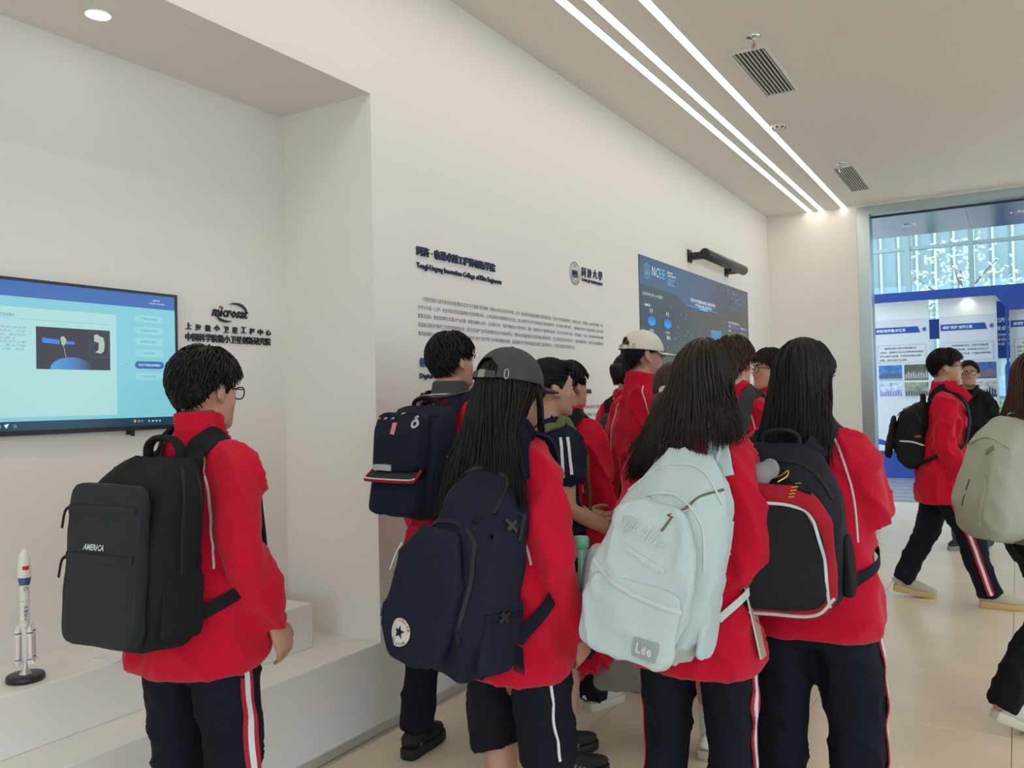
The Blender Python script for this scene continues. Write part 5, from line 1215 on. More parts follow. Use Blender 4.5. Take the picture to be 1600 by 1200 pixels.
M_CAPG = mat('charcoal_cap_twill', (0.058, 0.052, 0.054), 0.85, bump=(500, 0.3), vary=0.12, vscale=12)
M_CAPW = mat('cream_cap_twill', (0.70, 0.66, 0.58), 0.85, bump=(500, 0.3), vary=0.04, vscale=12)
def cap(root, Mh, kind, p):
    m = M_CAPG if kind == 'grey' else M_CAPW
    C0 = np.array([0, -0.008, 0.130]); R0 = np.array([0.093, 0.115, 0.114])
    pitch = math.radians(p.get('cappitch', 6)); CT = Matrix.Translation(tuple(C0)) @ Matrix.Rotation(-pitch, 4, 'X') @ Matrix.Translation(tuple(-C0))
    MM = Mh @ CT
    V = []; F = []; n, k = 60, 18
    def cp(th, ph, o=0.0):
        t, a = math.radians(th), math.radians(ph); f = math.sin(t) ** 0.9 if t < math.pi / 2 else 1
        return C0 + (R0 + o) * np.array([f * math.sin(a), f * math.cos(a), math.cos(t)])
    for i in range(k + 1):
        for j in range(n): V.append(cp(86 * i / k + 0.01, 360 * j / n + 0.0))
    def hole(i, j):
        ph = 360 * (j + 0.5) / n; th = 86 * (i + 0.5) / k; d = abs(ph - 180)
        return (d / 36) ** 2 + ((86 - 8 - th) / 26) ** 2 < 1 and th < 80
    for i in range(k):
        for j in range(n):
            if not hole(i, j): F.append((i * n + j, (i + 1) * n + j, (i + 1) * n + (j + 1) % n, i * n + (j + 1) % n))
    o = mesh_obj('cap', rot_pts(V, MM), F, m, root, smooth=True)
    md = o.modifiers.new('thick', 'SOLIDIFY'); md.thickness = 0.003
    # brim
    V = []; F = []; a = np.linspace(-62, 62, 21)
    for lay, dz in ((0, 0), (1, -0.004)):
        for i in range(7):
            for ph in a:
                f = i / 6; b = cp(85, ph); out = 0.078 * f * math.cos(math.radians(ph * 1.25)) ** 0.7
                V.append(b + np.array([0.25 * f * b[0] * 0.1, out, dz - 0.006 * f - 0.9 * b[0] ** 2 * (0.3 + 1.0 * f)]))
    for lay in (0, 1):
        for i in range(6):
            for j in range(20):
                A_ = lay * 147 + i * 21 + j; q_ = (A_, A_ + 1, A_ + 22, A_ + 21); F.append(q_ if lay == 0 else q_[::-1])
    for j in range(20): F.append((126 + j, 127 + j, 127 + 147 + j, 126 + 147 + j))
    MB().add(rot_pts(V, MM), F).obj('brim', m, o, smooth=True)
    # button, seams, strap, buckle
    VV, FF = ellipsoid(cp(0.1, 0, 0.002), (0.009, 0.009, 0.005), 12, 8); MB().add(rot_pts(VV, MM), FF).obj('button', m, o, smooth=True)
    mb = MB()
    for ph in (30, 90, 150, 210, 270, 330):
        mx = 84 if ph not in (150, 210) else 62
        P = [cp(t, ph, 0.0008) for t in np.linspace(4, mx, 14)]; mb.add(*tube([rot_pts([x], MM)[0] for x in P], [0.0012] * 14, 5))
    mb.obj('seam', mat('cap_seam_' + kind, tuple(c * 0.7 for c in ((0.058, 0.052, 0.054) if kind == 'grey' else (0.70, 0.66, 0.58))), 0.9), o)
    P = [cp(82, ph, 0.004) for ph in np.linspace(146, 250, 22)]; Nn = [x - C0 for x in P]
    VV, FF = ribbon([rot_pts([x], MM)[0] for x in P], [np.array(MM.to_3x3() @ Vector(x)) for x in Nn], 0.020, 0.003); MB().add(VV, FF).obj('strap', m, o, smooth=True)
    M_BK = mat('dull_pewter', (0.36, 0.38, 0.34), 0.4, metal=0.7)
    P = [cp(82, ph, 0.0065) for ph in (p.get('buckle', 168) - 7, p.get('buckle', 168), p.get('buckle', 168) + 7)]
    VV, FF = ribbon([rot_pts([x], MM)[0] for x in P], [np.array(MM.to_3x3() @ Vector(x - C0)) for x in P], 0.023, 0.003); MB().add(VV, FF).obj('buckle', M_BK, o)
    c = cp(80, 128, 0.004); V_, F_ = [], []
    e1 = np.array([math.cos(math.radians(128)), -math.sin(math.radians(128)), 0]); e2 = np.array([0, 0, 1.0])
    P = [c + e1 * 0.006 * math.cos(t) + e2 * 0.014 * math.copysign(abs(math.sin(t)) ** 0.6, math.sin(t)) for t in np.linspace(0, 2 * math.pi, 19)]
    MB().add(*tube([rot_pts([x], MM)[0] for x in P], [0.0018] * 19, 6)).obj('metal_loop', M_BK, o, smooth=True)
    for ph in (60, 120, 240, 300):
        VV, FF = ellipsoid(cp(50, ph, 0.0), (0.004, 0.004, 0.004), 8, 6); MB().add(rot_pts(VV, MM), FF).obj('eyelet', MATS['cap_seam_' + kind], o)
    if kind == 'grey':      # small white embroidered bear-and-hill mark with letters, on the back left panel
        def conf(u, v, of): return cp(64 - v / 0.118 * 57, 212 - u / 0.10 * 57, of)
        pts = [(-0.011, -0.006), (0.011, -0.006), (0.011, 0.0), (0.006, 0.001), (0.006, 0.008), (-0.002, 0.009), (-0.004, 0.003), (-0.011, -0.002)]
        V_ = [conf(u, v, 0.0016) for u, v in pts]; MB().add(rot_pts([conf(u, v, 0.0008) for u, v in ((-0.018, -0.010), (0.018, -0.010), (0.018, 0.014), (-0.018, 0.014))], MM), [(0, 1, 2, 3)]).obj('logo_patch', mat('dark_patch', (0.02, 0.02, 0.022), 0.9), o, fix=False)
        MB().add(rot_pts(V_, MM), [tuple(range(8))]).obj('logo', M_STRIPE_W, o, fix=False)
        V_, F_ = text_geo('N·C·F', width=0.026, height=0.007, depth=0, bold=0.02); MB().add(rot_pts([conf(v[0] - 0.013, v[1] - 0.021, 0.0014) for v in V_], MM), F_).obj('logo_lettering', M_STRIPE_W, o, fix=False)
    return o
# ================================================================ backpacks
def interp(tab, t):
    for (a, u), (b, v) in zip(tab, tab[1:]):
        if t <= b: return u + (v - u) * max(0, (t - a) / (b - a))
    return tab[-1][1]

def sp(w, h, d, ex=5, ez=6, wt=((0, 1), (1, 1)), dt=((0, 1), (1, 0.75)), xt=((0, 0), (1, 0)), n=44, m=30, back=0.0):
    """soft box: flat towards y=0 (the wearer), bulging to y=d; z from 0 to h"""
    V = []; F = []
    for i in range(m + 1):
        t = 0.5 - 0.5 * math.cos(math.pi * (i + 0.02) / (m + 0.04)); v = 2 * t - 1; s = max(1e-3, (1 - abs(v) ** ez)) ** (1 / ez)
        W = w / 2 * interp(wt, t) * s; D = d * interp(dt, t); xo = w * interp(xt, t)
        for k in range(n):
            a = 2 * math.pi * k / n; c = math.copysign(abs(math.cos(a)) ** (2 / ex), math.cos(a)); q = math.copysign(abs(math.sin(a)) ** (2 / ex), math.sin(a))
            V.append((xo + W * c, D * (0.5 + 0.5 * q * (s if q > 0 else 0.6 + 0.4 * s)) + back, h * t))
    for i in range(m):
        for k in range(n): F.append((i * n + k, i * n + (k + 1) % n, (i + 1) * n + (k + 1) % n, (i + 1) * n + k))
    F.append(tuple(range(n))[::-1]); F.append(tuple(range(m * n, (m + 1) * n)))
    return np.array(V), F

def vnormals(V, F):
    me = bpy.data.meshes.new('t'); me.from_pydata([tuple(v) for v in V], [], F)
    N = np.empty(len(V) * 3, np.float32); me.vertices.foreach_get('normal', N); bpy.data.meshes.remove(me); return N.reshape(-1, 3).astype(float)

class Pack:
    def __init__(s, pc, name, label, cat, w, h, d, x0=0.0, z0=0.86, y0=-0.150, tilt=0, roll=0, yaw=0, group=None):
        s.pc = pc; s.w, s.h, s.d = w, h, d; s.seed = pc['p']['seed'] * 2.3
        s.M = Matrix.Translation((x0, y0 + pc['lean'] * 0.8, z0)) @ Matrix.Rotation(math.radians(yaw), 4, 'Z') @ Matrix.Rotation(math.radians(roll), 4, 'Y') @ Matrix.Rotation(math.radians(tilt), 4, 'X') @ Matrix.Diagonal((1, -1, 1, 1))
        s.b = np.array(s.M.translation)
        f = math.radians(pc['face']); c, n = math.cos(f), math.sin(f)
        s.root = empty(name, (pc['pos'][0] + s.b[0] * c - s.b[1] * n, pc['pos'][1] + s.b[0] * n + s.b[1] * c, s.b[2]), f)
        tag(s.root, label, cat, group); s.bvh = None; s.VV = []; s.FF = []
    def mk(s, name, V, F, m, parent=None, smooth=True, local=False):
        P = np.asarray(V, float) if local else rot_pts(V, s.M); P = P - s.b
        mb = MB(); mb.add(P, F); return mb.obj(name, m, parent or s.root, smooth=smooth)
    def solid(s, name, V, F, m, wr=0.004, parent=None, sc=1.0, keep=True):
        if wr: V = wrinkle(V, vnormals(V, F), wr, s.seed + len(s.FF) * .01, 1.3 * sc)
        if keep:
            k = len(s.VV); s.VV += [tuple(v) for v in V]; s.FF += [tuple(i + k for i in f) for f in F]; s.bvh = bvh_of(s.VV, s.FF)
        return s.mk(name, V, F, m, parent)
    def hit(s, x, z, off=0.0):
        l, n, i, d = s.bvh.ray_cast(Vector((x, 1.0, z)), Vector((0, -1, 0)))
        if l is None: l, n, i, d = s.bvh.find_nearest(Vector((x, s.d, z)))
        return np.array(l) + np.array([0, 1, 0]) * off, np.array([n[0], abs(n[1]), n[2]])
    def shit(s, sg, y, z, off=0.0):
        l, n, i, d = s.bvh.ray_cast(Vector((sg, y, z)), Vector((-sg, 0, 0)))
        if l is None: l, n, i, d = s.bvh.find_nearest(Vector((sg * s.w / 2, y, z)))
        return np.array(l) + np.array([sg, 0, 0]) * off, np.array([sg * abs(n[0]), n[1], n[2]])
    def line(s, name, pts, m, w=0.006, t=0.003, per=8, parent=None, side=0, curve=True):
        P = []; N = []
        pp = catmull([np.array([a, b, 0]) for a, b in pts], per) if curve else [np.array(pts[i]) * (1 - k / per) + np.array(pts[i + 1]) * k / per for i in range(len(pts) - 1) for k in range(per)] + [np.array(pts[-1])]
        for q in pp:
            l, n = s.hit(q[0], q[1]) if side == 0 else s.shit(side, q[0], q[1]); P.append(l); N.append(n)
        P = smooth_path(P, 1); N = smooth_path(N, 2)
        V, F = ribbon(P, N, w, t); return s.mk(name, V, F, m, parent)
    def flat(s, name, V2, F, m, x, z, off=0.001, parent=None, ang=0.0, side=0):
        c, q = math.cos(ang), math.sin(ang); out = []
        for v in V2:
            a, b = x + v[0] * c - v[1] * q, z + v[0] * q + v[1] * c
            out.append((s.hit(a, b, off) if side == 0 else s.shit(side, a, b, off))[0])
        P = rot_pts(out, s.M) - s.b
        return mesh_obj(name, P, F, m, parent or s.root)
    def disc(s, name, x, z, r, m, off=0.0012, r0=0.0, sq=1.0, parent=None):
        V2 = []; F = []; n = 32; rad = [r0, (r0 + r) / 2, r]
        for i, rr in enumerate(rad):
            for k in range(n): V2.append((rr * sq * math.cos(2 * math.pi * k / n), rr * math.sin(2 * math.pi * k / n)))
        for i in range(2):
            for k in range(n): F.append((i * n + k, (i + 1) * n + k, (i + 1) * n + (k + 1) % n, i * n + (k + 1) % n))
        return s.flat(name, V2, F, m, x, z, off, parent)
    def text(s, name, t, x, z, m, off=0.0015, parent=None, ang=0.0, side=0, **k):
        V, F = text_geo(t, depth=0, align='CENTER', **k); return s.flat(name, V, F, m, x, z, off, parent, ang, side)
    def pocket(s, name, x, z, w, h, d, m, wr=0.003, parent=None, **k):
        y = min(s.hit(x, z + h * 0.5)[0][1], s.hit(x + w * .3, z + h * 0.5)[0][1], s.hit(x - w * .3, z + h * 0.5)[0][1]) - 0.012
        V, F = sp(w, h, d + 0.012, **k); V = V + np.array([x, y, z]); return s.solid(name, V, F, m, wr, parent)
    def sidepocket(s, name, sg, y, z, w, h, d, m, **k):
        x = abs(s.shit(sg, y, z + h * .4)[0][0]) - 0.012
        V, F = sp(w, h, d + 0.012, **k); V = np.stack([sg * (x + V[:, 1]), y + V[:, 0], z + V[:, 2]], 1); return s.solid(name, V, F, m, 0.003)
    def handle(s, m, w=0.09, hgt=0.05, r=0.010, y=0.03, z=None, flat=0.6, x=0.0):
        z = s.h * 0.985 if z is None else z
        P = [(x - w / 2, y, z - 0.02), (x - w / 2 * 1.02, y + .004, z + hgt * 0.55), (x - w / 4, y + .008, z + hgt), (x + w / 4, y + .008, z + hgt), (x + w / 2 * 1.02, y + .004, z + hgt * 0.55), (x + w / 2, y, z - 0.02)]
        V, F = tube(P, [(r, r * flat)] * 6, 10, per=5, up=(0, 1, 0)); return s.mk('handle', V, F, m)
    def straps(s, m, m2=None, wtop=0.058, wlow=0.026, zlow=0.10, xin=0.075, ztop=0.93, sides=(-1, 1), buckle=True, armz=1.06, xs=0.096, t=0.010):
        pc = s.pc; jb = pc['jb']; tb = pc['tbv']; S_ = pc['s']; ln = pc['lean']; shz = 1.385 * S_; m2 = m2 or m
        for sg in sides:
            a = rot_pts([(sg * xin, 0.012, s.h * ztop)], s.M)[0]; e = rot_pts([(sg * s.w * 0.44, 0.02, s.h * zlow)], s.M)[0]
            cp = [a, (a + np.array([sg * xs * S_, ln - 0.03, shz + 0.05])) / 2 + [0, -0.02, 0.015], (sg * xs * S_, ln - 0.035, shz + 0.065), (sg * (xs + .004) * S_, ln + 0.05, shz + 0.055), (sg * (xs + 0.008) * S_, ln + 0.16, shz - 0.07), (sg * (xs + .015) * S_, ln + 0.19, 1.20 * S_), (sg * (xs + 0.04) * S_, ln * .5 + 0.16, armz * S_ + .02)]
            P = []; N = []
            for i, q in enumerate(catmull(cp, 9)):
                B = jb if i < 32 else tb; o_ = 0.004 if i < 32 else 0.014
                l, n, ii, d = B.find_nearest(Vector(q))
                pt = push(B, q, o_) if i < 7 else np.array(l + n * o_)
                P.append(pt); N.append(np.array(n))
            P = smooth_path(P, 3); N = smooth_path(N, 5)
            V, F = ribbon(P, N, wtop, t); s.mk('shoulder_strap', V, F, m, local=True)
            mid = np.array([sg * 0.188 * S_ * pc['p'].get('bulk', 1), 0.02, armz * S_ - 0.04]); Pn = []; Nn = []
            for q in catmull([P[-1], np.array([sg * 0.17 * S_, 0.11, armz * S_ - 0.015]), mid, mid * 0.5 + e * 0.5 + [sg * .01, 0, 0], e], 7):
                l, n, ii, d = tb.find_nearest(Vector(q)); Pn.append(push(tb, q, 0.016)); Nn.append(np.array(n) * np.array([1, 1, 0.2]))
            Pn = smooth_path(Pn, 2); Nn = smooth_path(Nn, 5)
            V, F = ribbon(Pn, Nn, wlow, 0.003); s.mk('webbing_strap', V, F, m2, local=True)
# ================================================================ the cast
def fab(name, c, **k): return mat(name, c, k.pop('rough', 0.8), spec=0.25, vary=k.pop('vary', 0.1), bump=k.pop('bump', (350, 0.35)), **k)
M_BK1 = fab('black_backpack_nylon', (0.009, 0.010, 0.011)); M_BK1P = fab('slate_backpack_panel', (0.017, 0.021, 0.027), rough=0.6)
M_NV = fab('navy_backpack_canvas', (0.009, 0.0125, 0.030)); M_NV2 = fab('dark_navy_trim', (0.006, 0.008, 0.018))
M_BB = fab('pale_blue_backpack_canvas', (0.53, 0.64, 0.655), vary=0.03); M_BB2 = fab('pale_blue_webbing', (0.60, 0.66, 0.64), vary=0.03); M_BBIN = fab('olive_lining', (0.16, 0.15, 0.08))
M_SG = fab('sage_backpack_canvas', (0.43, 0.47, 0.38), vary=0.04); M_SGD = fab('taupe_strap', (0.13, 0.10, 0.10))
M_CH = fab('charcoal_backpack_nylon', (0.045, 0.045, 0.045)); M_OL = fab('olive_webbing', (0.13, 0.15, 0.06))
M_DK = fab('midnight_backpack_nylon', (0.016, 0.018, 0.026)); M_RT = fab('red_backpack_trim', (0.38, 0.012, 0.025)); M_BLK2 = fab('black_panel_fabric', (0.008, 0.009, 0.013), rough=0.65)
M_SILV = mat('silver_reflective', (0.50, 0.55, 0.56), 0.35, metal=0.2); M_ZIP = mat('dark_zip', (0.004, 0.004, 0.005), 0.6); M_GOLD = mat('gold_metal', (0.75, 0.48, 0.08), 0.3, metal=0.9)
M_LOGO = mat('logo_pale_grey', (0.55, 0.6, 0.6), 0.6); M_CORAL = mat('coral_webbing', (0.62, 0.20, 0.14), 0.8)

PEOPLE = {}
def add(key, **k): PEOPLE[key] = person(k)

add('p1', seed=1, ch=1.50, label='person with short black hair and glasses, red jacket and black backpack, beside the television', pos=(-2.01, 1.59), face=51.5 - 48, H=1.608, yaw=-6, pitch=-8, lean=0.03, sw=0.135, bulk=1.04,
    glasses=True, hair='short', nape=7, htop=0.022, hside=0.016, hvol=0.026, stripe='wide', hem=0.72, shoes='white', comb=2, baggy=1.05,
    arms=[None, ((0.195, -0.02, 1.07), (0.205, 0.09, 0.84))], hands=[dict(), dict(curl=0.35)])
add('p2', seed=2, label='person with short black hair, headphones round the neck and navy backpack, next to the wall', pos=(-2.03, 2.90), face=35.7 - 42, H=1.725, yaw=-14, sw=0.14, hair='short', htop=0.018, hside=0.008, nape=-14, comb=-3, knit_collar=True, collar=False, headphones=True, shoes='black', hem=0.78, piping=False, fringe=6, vox=0.0085,
    legs=[(-0.12, -0.14, 12, 0.0), (0.12, 0.16, -20, 0)], hemup=0.05, socks=0.10, sockmat=mat('black_sock', (0.012, 0.012, 0.014), 0.9))
add('p3', seed=3, label='person with long black hair under a charcoal cap, red jacket and navy shorts', pos=(-1.275, 2.10), hipk=0.86, baggy=0.86, bulk=0.95, legs=[(-0.075, 0.03, 6, 0), (0.075, 0.0, -6, 0)], face=30.9 - 42, H=1.585, yaw=-9, headx=0.005, pitch=-3, sw=0.11, cap='grey', hair='long', zend=1.06, zslope=0.9, nlocks=430, sidephi=(76, 106), hem=0.665, shorts=0.445, stripe='thin', stripeback=0.3, shoes='white', spread=1.75, wr=0.012, buckle=171,
    arms=[None, ((0.175, -0.02, 1.02), (0.155, 0.10, 0.78))], hands=[dict(), dict(curl=0.5)], sweepx=-0.05, sweepsign=-1)
add('p4', seed=4, label='person in red and navy short-sleeved shirt and navy shorts with hair tied back', pos=(-1.585, 2.93), face=27.9 - 62, H=1.60, yaw=-10, pitch=-4, sw=0.115, top='tee', topmat=M_REDS, raglan_navy=True, sleevestripes=True, hair='pony', tailth=80, taillen=0.14, hem=0.78, shorts=0.50, stripe='thin', shoes='black', shoe_stripes=True, socks=0.09, vox=0.008,
    arms=[((-0.19, 0.0, 1.05), (-0.10, 0.2, 0.98)), ((0.19, -0.03, 1.04), (0.16, 0.17, 0.94))], legs=[(-0.09, 0.06, 8, 0), (0.09, -0.02, -6, 0)])
add('p5', seed=5, label='person with short black hair in a red jacket, behind the one in the short-sleeved shirt', pos=(-1.835, 3.585), face=27 - 38, H=1.615, yaw=-12, hair='short', htop=0.018, hside=0.012, vox=0.0095, shoes='white', nlocks=600)
add('p6', seed=6, label='person with a dark pony tail, red jacket and dark grey backpack, nearest the wall screen', pos=(-2.0, 4.70), face=23.4 - 25, H=1.70, hair='pony', tailth=70, taillen=0.12, vox=0.0095, shoes='dark', nlocks=260)
add('p7', seed=7, ch=1.495, label='tall person in a cream cap and glasses with a high red collar', pos=(-1.60, 3.96), face=21.7 - 46, H=1.765, yaw=-22, pitch=4, cap='cream', hair='short', htop=0.006, hside=0.010, glasses=True, vox=0.008, shoes='white', glassmat=mat('blue_grey_glasses_frame', (0.08, 0.12, 0.18), 0.3), nlocks=500, cappitch=10)
add('p8', seed=8, label='shorter person with a brown pony tail in a white hair tie, wearing a black backpack', pos=(-1.20, 3.30), face=19.6 - 20, H=1.575, hair='pony', hairmat=M_HAIRBR, tie=True, tailth=96, taillen=0.28, shorts=0.45, shoes='white', socks=0.13, vox=0.009, nlocks=300)
add('p9', seed=9, label='person with long straight black hair in a red jacket wearing the pale blue backpack', pos=(-0.83, 2.41), legs=[(-0.115, 0.0, 8, 0), (0.075, 0.02, -8, 0)], hipk=0.92, face=18.1 - 20, H=1.60, yaw=-6, headx=0.05, sw=0.115, hair='long', hairmat=M_HAIRB, zend=1.22, zslope=0.7, nlocks=560, spread=1.7, sweepx=-0.05, sweepsign=-1, stripe='wide', hem=0.66, shoes='white', bulk=1.0, wr=0.013,
    arms=[None, ((0.168, -0.03, 1.04), (0.148, -0.055, 0.93))], hands=[dict(), dict(dir=(-0.6, -0.15, -0.75), curl=0.6)])
add('p10', seed=10, label='person with long black hair and a bent right arm wearing the black and red backpack', pos=(-0.56, 2.71), face=11.3 - 7, H=1.605, yaw=-18, headx=-0.01, sw=0.125, hair='long', zend=1.17, zslope=0.8, sweepx=-0.05, sweepsign=-1, nlocks=540, spread=1.05, stripe='wide', hem=0.72, shoes='white', bulk=1.04, baggy=1.25,
    arms=[None, ((0.168, 0.02, 1.06), (0.16, 0.08, 1.195))], hands=[dict(), dict(dir=(-0.45, 0.3, 0.75), fwd=(0, 0.6, -0.6), curl=0.5)], legs=[(-0.11, 0.0, 8, 0), (0.12, 0.02, -8, 0)])
add('p11', seed=11, label='person with collar-length dark brown hair and a grey strap over the right shoulder', pos=(-1.155, 3.99), face=15.7 - 22, H=1.71, hair='short', hairmat=M_HAIRBR, htop=0.024, hside=0.020, hvol=0.028, nape=6, vox=0.009, shoes='dark', yaw=-4)
add('p12', seed=12, label='person in glasses looking back left, half hidden between two heads', pos=(-1.23, 4.95), face=14.1 + 118, H=1.70, yaw=0, hair='short', glasses=True, vox=0.008, shoes='grey', fringe=20, legs=[(-0.27, -0.06, 8, 0), (0.04, 0.02, -8, 0)])
add('p13', seed=13, label='person striding right in a red jacket with black backpack and cream trainers', pos=(-0.47, 6.50), face=4.0 - 88, H=1.72, yaw=0, pitch=-3, sw=0.125, hair='short', htop=0.022, hvol=0.026, hside=0.012, glasses=True, stripe='wide', hem=0.68, shoes='cream', hemup=0.03, piping=False, open_collar=True, collar=True, vox=0.0075, drop=0.035, lean=0.05,
    legs=[(-0.08, -0.26, 4, 0.03), (0.09, 0.27, -6, 0.0)], arms=[((-0.19, -0.14, 1.12), (-0.18, -0.08, 0.88)), ((0.19, 0.02, 1.08), (0.175, 0.13, 0.86))], hands=[dict(), dict()])
add('p14', seed=14, label='person in a black polo shirt and glasses facing the room, hands at his sides', pos=(-0.385, 8.75), face=2.5 + 165, H=1.705, yaw=18, sw=0.125, top='polo', topmat=M_BLACKC, legmat=M_JEAN, hair='short', glasses=True, htop=0.012, hside=0.004, hvol=0.014, hem=0.80, skin=M_SKIN2, shoes='dark', vox=0.007, bulk=1.06, open_collar=True, fringe=0)
add('p15', seed=15, label='person with long brown hair at the right edge wearing a sage green backpack', pos=(0.085, 4.30), face=-0.6 - 52, H=1.60, hair='long', hairmat=M_HAIRBR, zend=1.10, nlocks=380, spread=1.15, top='tee', topmat=M_TAN, legmat=M_BLACKC, shoes='white', hem=0.78, vox=0.008, yaw=-5,
    legs=[(-0.09, 0.20, 8, 0), (0.055, -0.27, -4, 0.07)], arms=[((-0.19, -0.06, 1.05), (-0.19, -0.04, 0.86)), None])
add('p16', seed=16, label='person in a cream cap almost wholly hidden behind the long hair of another', pos=(-1.45, 4.52), face=19 - 15, H=1.665, cap='cream', hair='short', htop=0.006, hside=0.010, vox=0.0095, shoes='white', nlocks=300)

# ---------------------------------------------------------------- black backpack of the person by the television
k = Pack(PEOPLE['p1'], 'backpack', 'black boxy backpack with slate front panel and small white logo', 'backpack', 0.31, 0.49, 0.20, x0=0.015, z0=0.825, tilt=-4, y0=-0.14)
k.solid('main_compartment', *sp(0.31, 0.49, 0.19, 4.5, 7, dt=((0, 0.95), (0.5, 1.0), (0.85, 0.8), (1, 0.45)), wt=((0, 0.94), (0.3, 1), (0.8, 0.96), (1, 0.82))), M_BK1, 0.004)
fp = k.pocket('front_panel', 0.0, 0.02, 0.27, 0.40, 0.035, M_BK1P, 0.002, ex=9, ez=9, dt=((0, 1), (1, 0.8)))
k.line('pocket_seam', [(-0.133, 0.345), (0, 0.352), (0.133, 0.345)], M_ZIP, 0.006, 0.002); k.line('pocket_seam', [(-0.133, 0.225), (0, 0.228), (0.133, 0.225)], M_ZIP, 0.006, 0.002)
for z in (0.345, 0.225): k.line('flap_fold', [(-0.125, z + 0.012), (0.125, z + 0.012)], M_BK1P, 0.018, 0.005, curve=False)
k.text('logo_lettering', 'AMERICA', -0.02, 0.255, M_LOGO, width=0.078, height=0.016, shear=0.35, bold=0.03)
for sg in (-1, 1):
    k.line('edge_seam', [(0.03, 0.08), (0.035, 0.3), (0.04, 0.44)], M_ZIP, 0.008, 0.003, side=sg); k.line('zip', [(0.09, 0.06), (0.10, 0.3), (0.085, 0.46)], M_ZIP, 0.010, 0.003, side=sg)
for z in (0.36, 0.235):
    a_ = k.hit(-0.126, z)[0]; k.mk('zip_pull', *tube([a_, a_ + [-0.012, 0.006, -0.012], a_ + [-0.018, 0.008, -0.055]], [(0.006, 0.003)] * 3, 8, per=3), M_BK1)
k.sidepocket('side_pocket', 1, 0.085, 0.03, 0.13, 0.17, 0.012, M_BK1); k.sidepocket('side_pocket', -1, 0.085, 0.03, 0.13, 0.17, 0.012, M_BK1)
k.handle(M_BK1, 0.12, 0.055, 0.016, 0.03); k.straps(M_BK1, wtop=0.060, wlow=0.036, zlow=0.16, xin=0.07)

# ---------------------------------------------------------------- navy school bag by the wall
k = Pack(PEOPLE['p2'], 'backpack', 'navy school backpack with pink pin, pale reflective strips and an open red-edged flap', 'backpack', 0.30, 0.44, 0.26, z0=0.98, tilt=-6, y0=-0.155)
k.solid('main_compartment', *sp(0.30, 0.45, 0.17, 5, 6, dt=((0, 1.0), (0.8, 0.9), (1, 0.5))), M_NV, 0.004)
k.pocket('upper_pocket', -0.0, 0.175, 0.245, 0.235, 0.075, M_NV, ex=6, ez=7, dt=((0, 1), (0.7, 0.95), (1, 0.7)))
k.pocket('lower_pocket', -0.0, 0.015, 0.25, 0.155, 0.075, M_NV, ex=6, ez=6)
V, F = tube([(-0.125, 0.23, 0.165), (0, 0.235, 0.168), (0.125, 0.23, 0.165)], [(0.028, 0.007), (0.032, 0.008), (0.028, 0.007)], 12, up=(0, 1, -0.9), per=5)
V[:, 1] -= 0.015; fl_ = k.mk('open_flap', V, F, fab('dark_grey_flap', (0.035, 0.036, 0.045)))
k.mk('flap_trim', *tube([(-0.13, 0.20, 0.185), (-0.132, 0.236, 0.150), (-0.10, 0.24, 0.143), (0.10, 0.24, 0.143), (0.132, 0.236, 0.150), (0.135, 0.205, 0.19)], [0.0055] * 6, 8, per=5), M_RT, fl_); k.mk('flap_edge', *tube([(-0.135, 0.238, 0.158), (-0.10, 0.243, 0.151), (0.10, 0.243, 0.151), (0.135, 0.238, 0.158)], [0.003] * 4, 8, per=5), M_STRIPE_W, fl_)
k.line('reflective_strip', [(-0.115, 0.192), (-0.06, 0.196), (0.0, 0.194)], M_SILV, 0.024, 0.003)
k.line('reflective_strip', [(0.02, 0.145), (0.075, 0.155), (0.13, 0.168)], M_SILV, 0.014, 0.003, side=1)
k.sidepocket('side_pocket', 1, 0.08, 0.03, 0.13, 0.19, 0.02, M_NV2); k.sidepocket('side_pocket', -1, 0.08, 0.03, 0.13, 0.17, 0.02, M_NV2)
V, F = text_geo('8', width=0.024, height=0.034, depth=0, bold=0.03, align='CENTER')
k.flat('pink_pin', [(-0.012, -0.02), (0.010, -0.024), (0.013, 0.026), (-0.010, 0.024)], [(0, 1, 2, 3)], mat('pink_enamel', (0.72, 0.25, 0.26), 0.3), -0.005, 0.345, 0.004)
k.disc('round_charm', 0.10, 0.365, 0.018, M_SILV, 0.004, 0.008); k.disc('charm_top', 0.10, 0.39, 0.008, M_SILV, 0.004, 0.003)
for x, c in ((-0.095, M_GOLD), (-0.06, M_SILV), (-0.02, M_SILV), (0.025, M_SILV)): k.flat('pin', [(-0.008, -0.004), (0.008, 0), (0.006, 0.006), (-0.007, 0.004)], [(0, 1, 2, 3)], c, x, 0.385 + 0.02 * (x > 0), 0.004)
k.flat('brass_pin', [(-0.008, -0.004), (0.008, 0), (0.006, 0.006), (-0.007, 0.004)], [(0, 1, 2, 3)], M_GOLD, 0.08, 0.245, 0.003, side=1)
k.line('zip', [(-0.12, 0.40), (0, 0.412), (0.12, 0.40)], M_NV2, 0.008, 0.003)
k.handle(M_NV2, 0.12, 0.045, 0.016, 0.05); k.handle(M_CORAL, 0.09, 0.040, 0.012, 0.045, z=0.445); k.straps(M_NV, wtop=0.065, wlow=0.03)

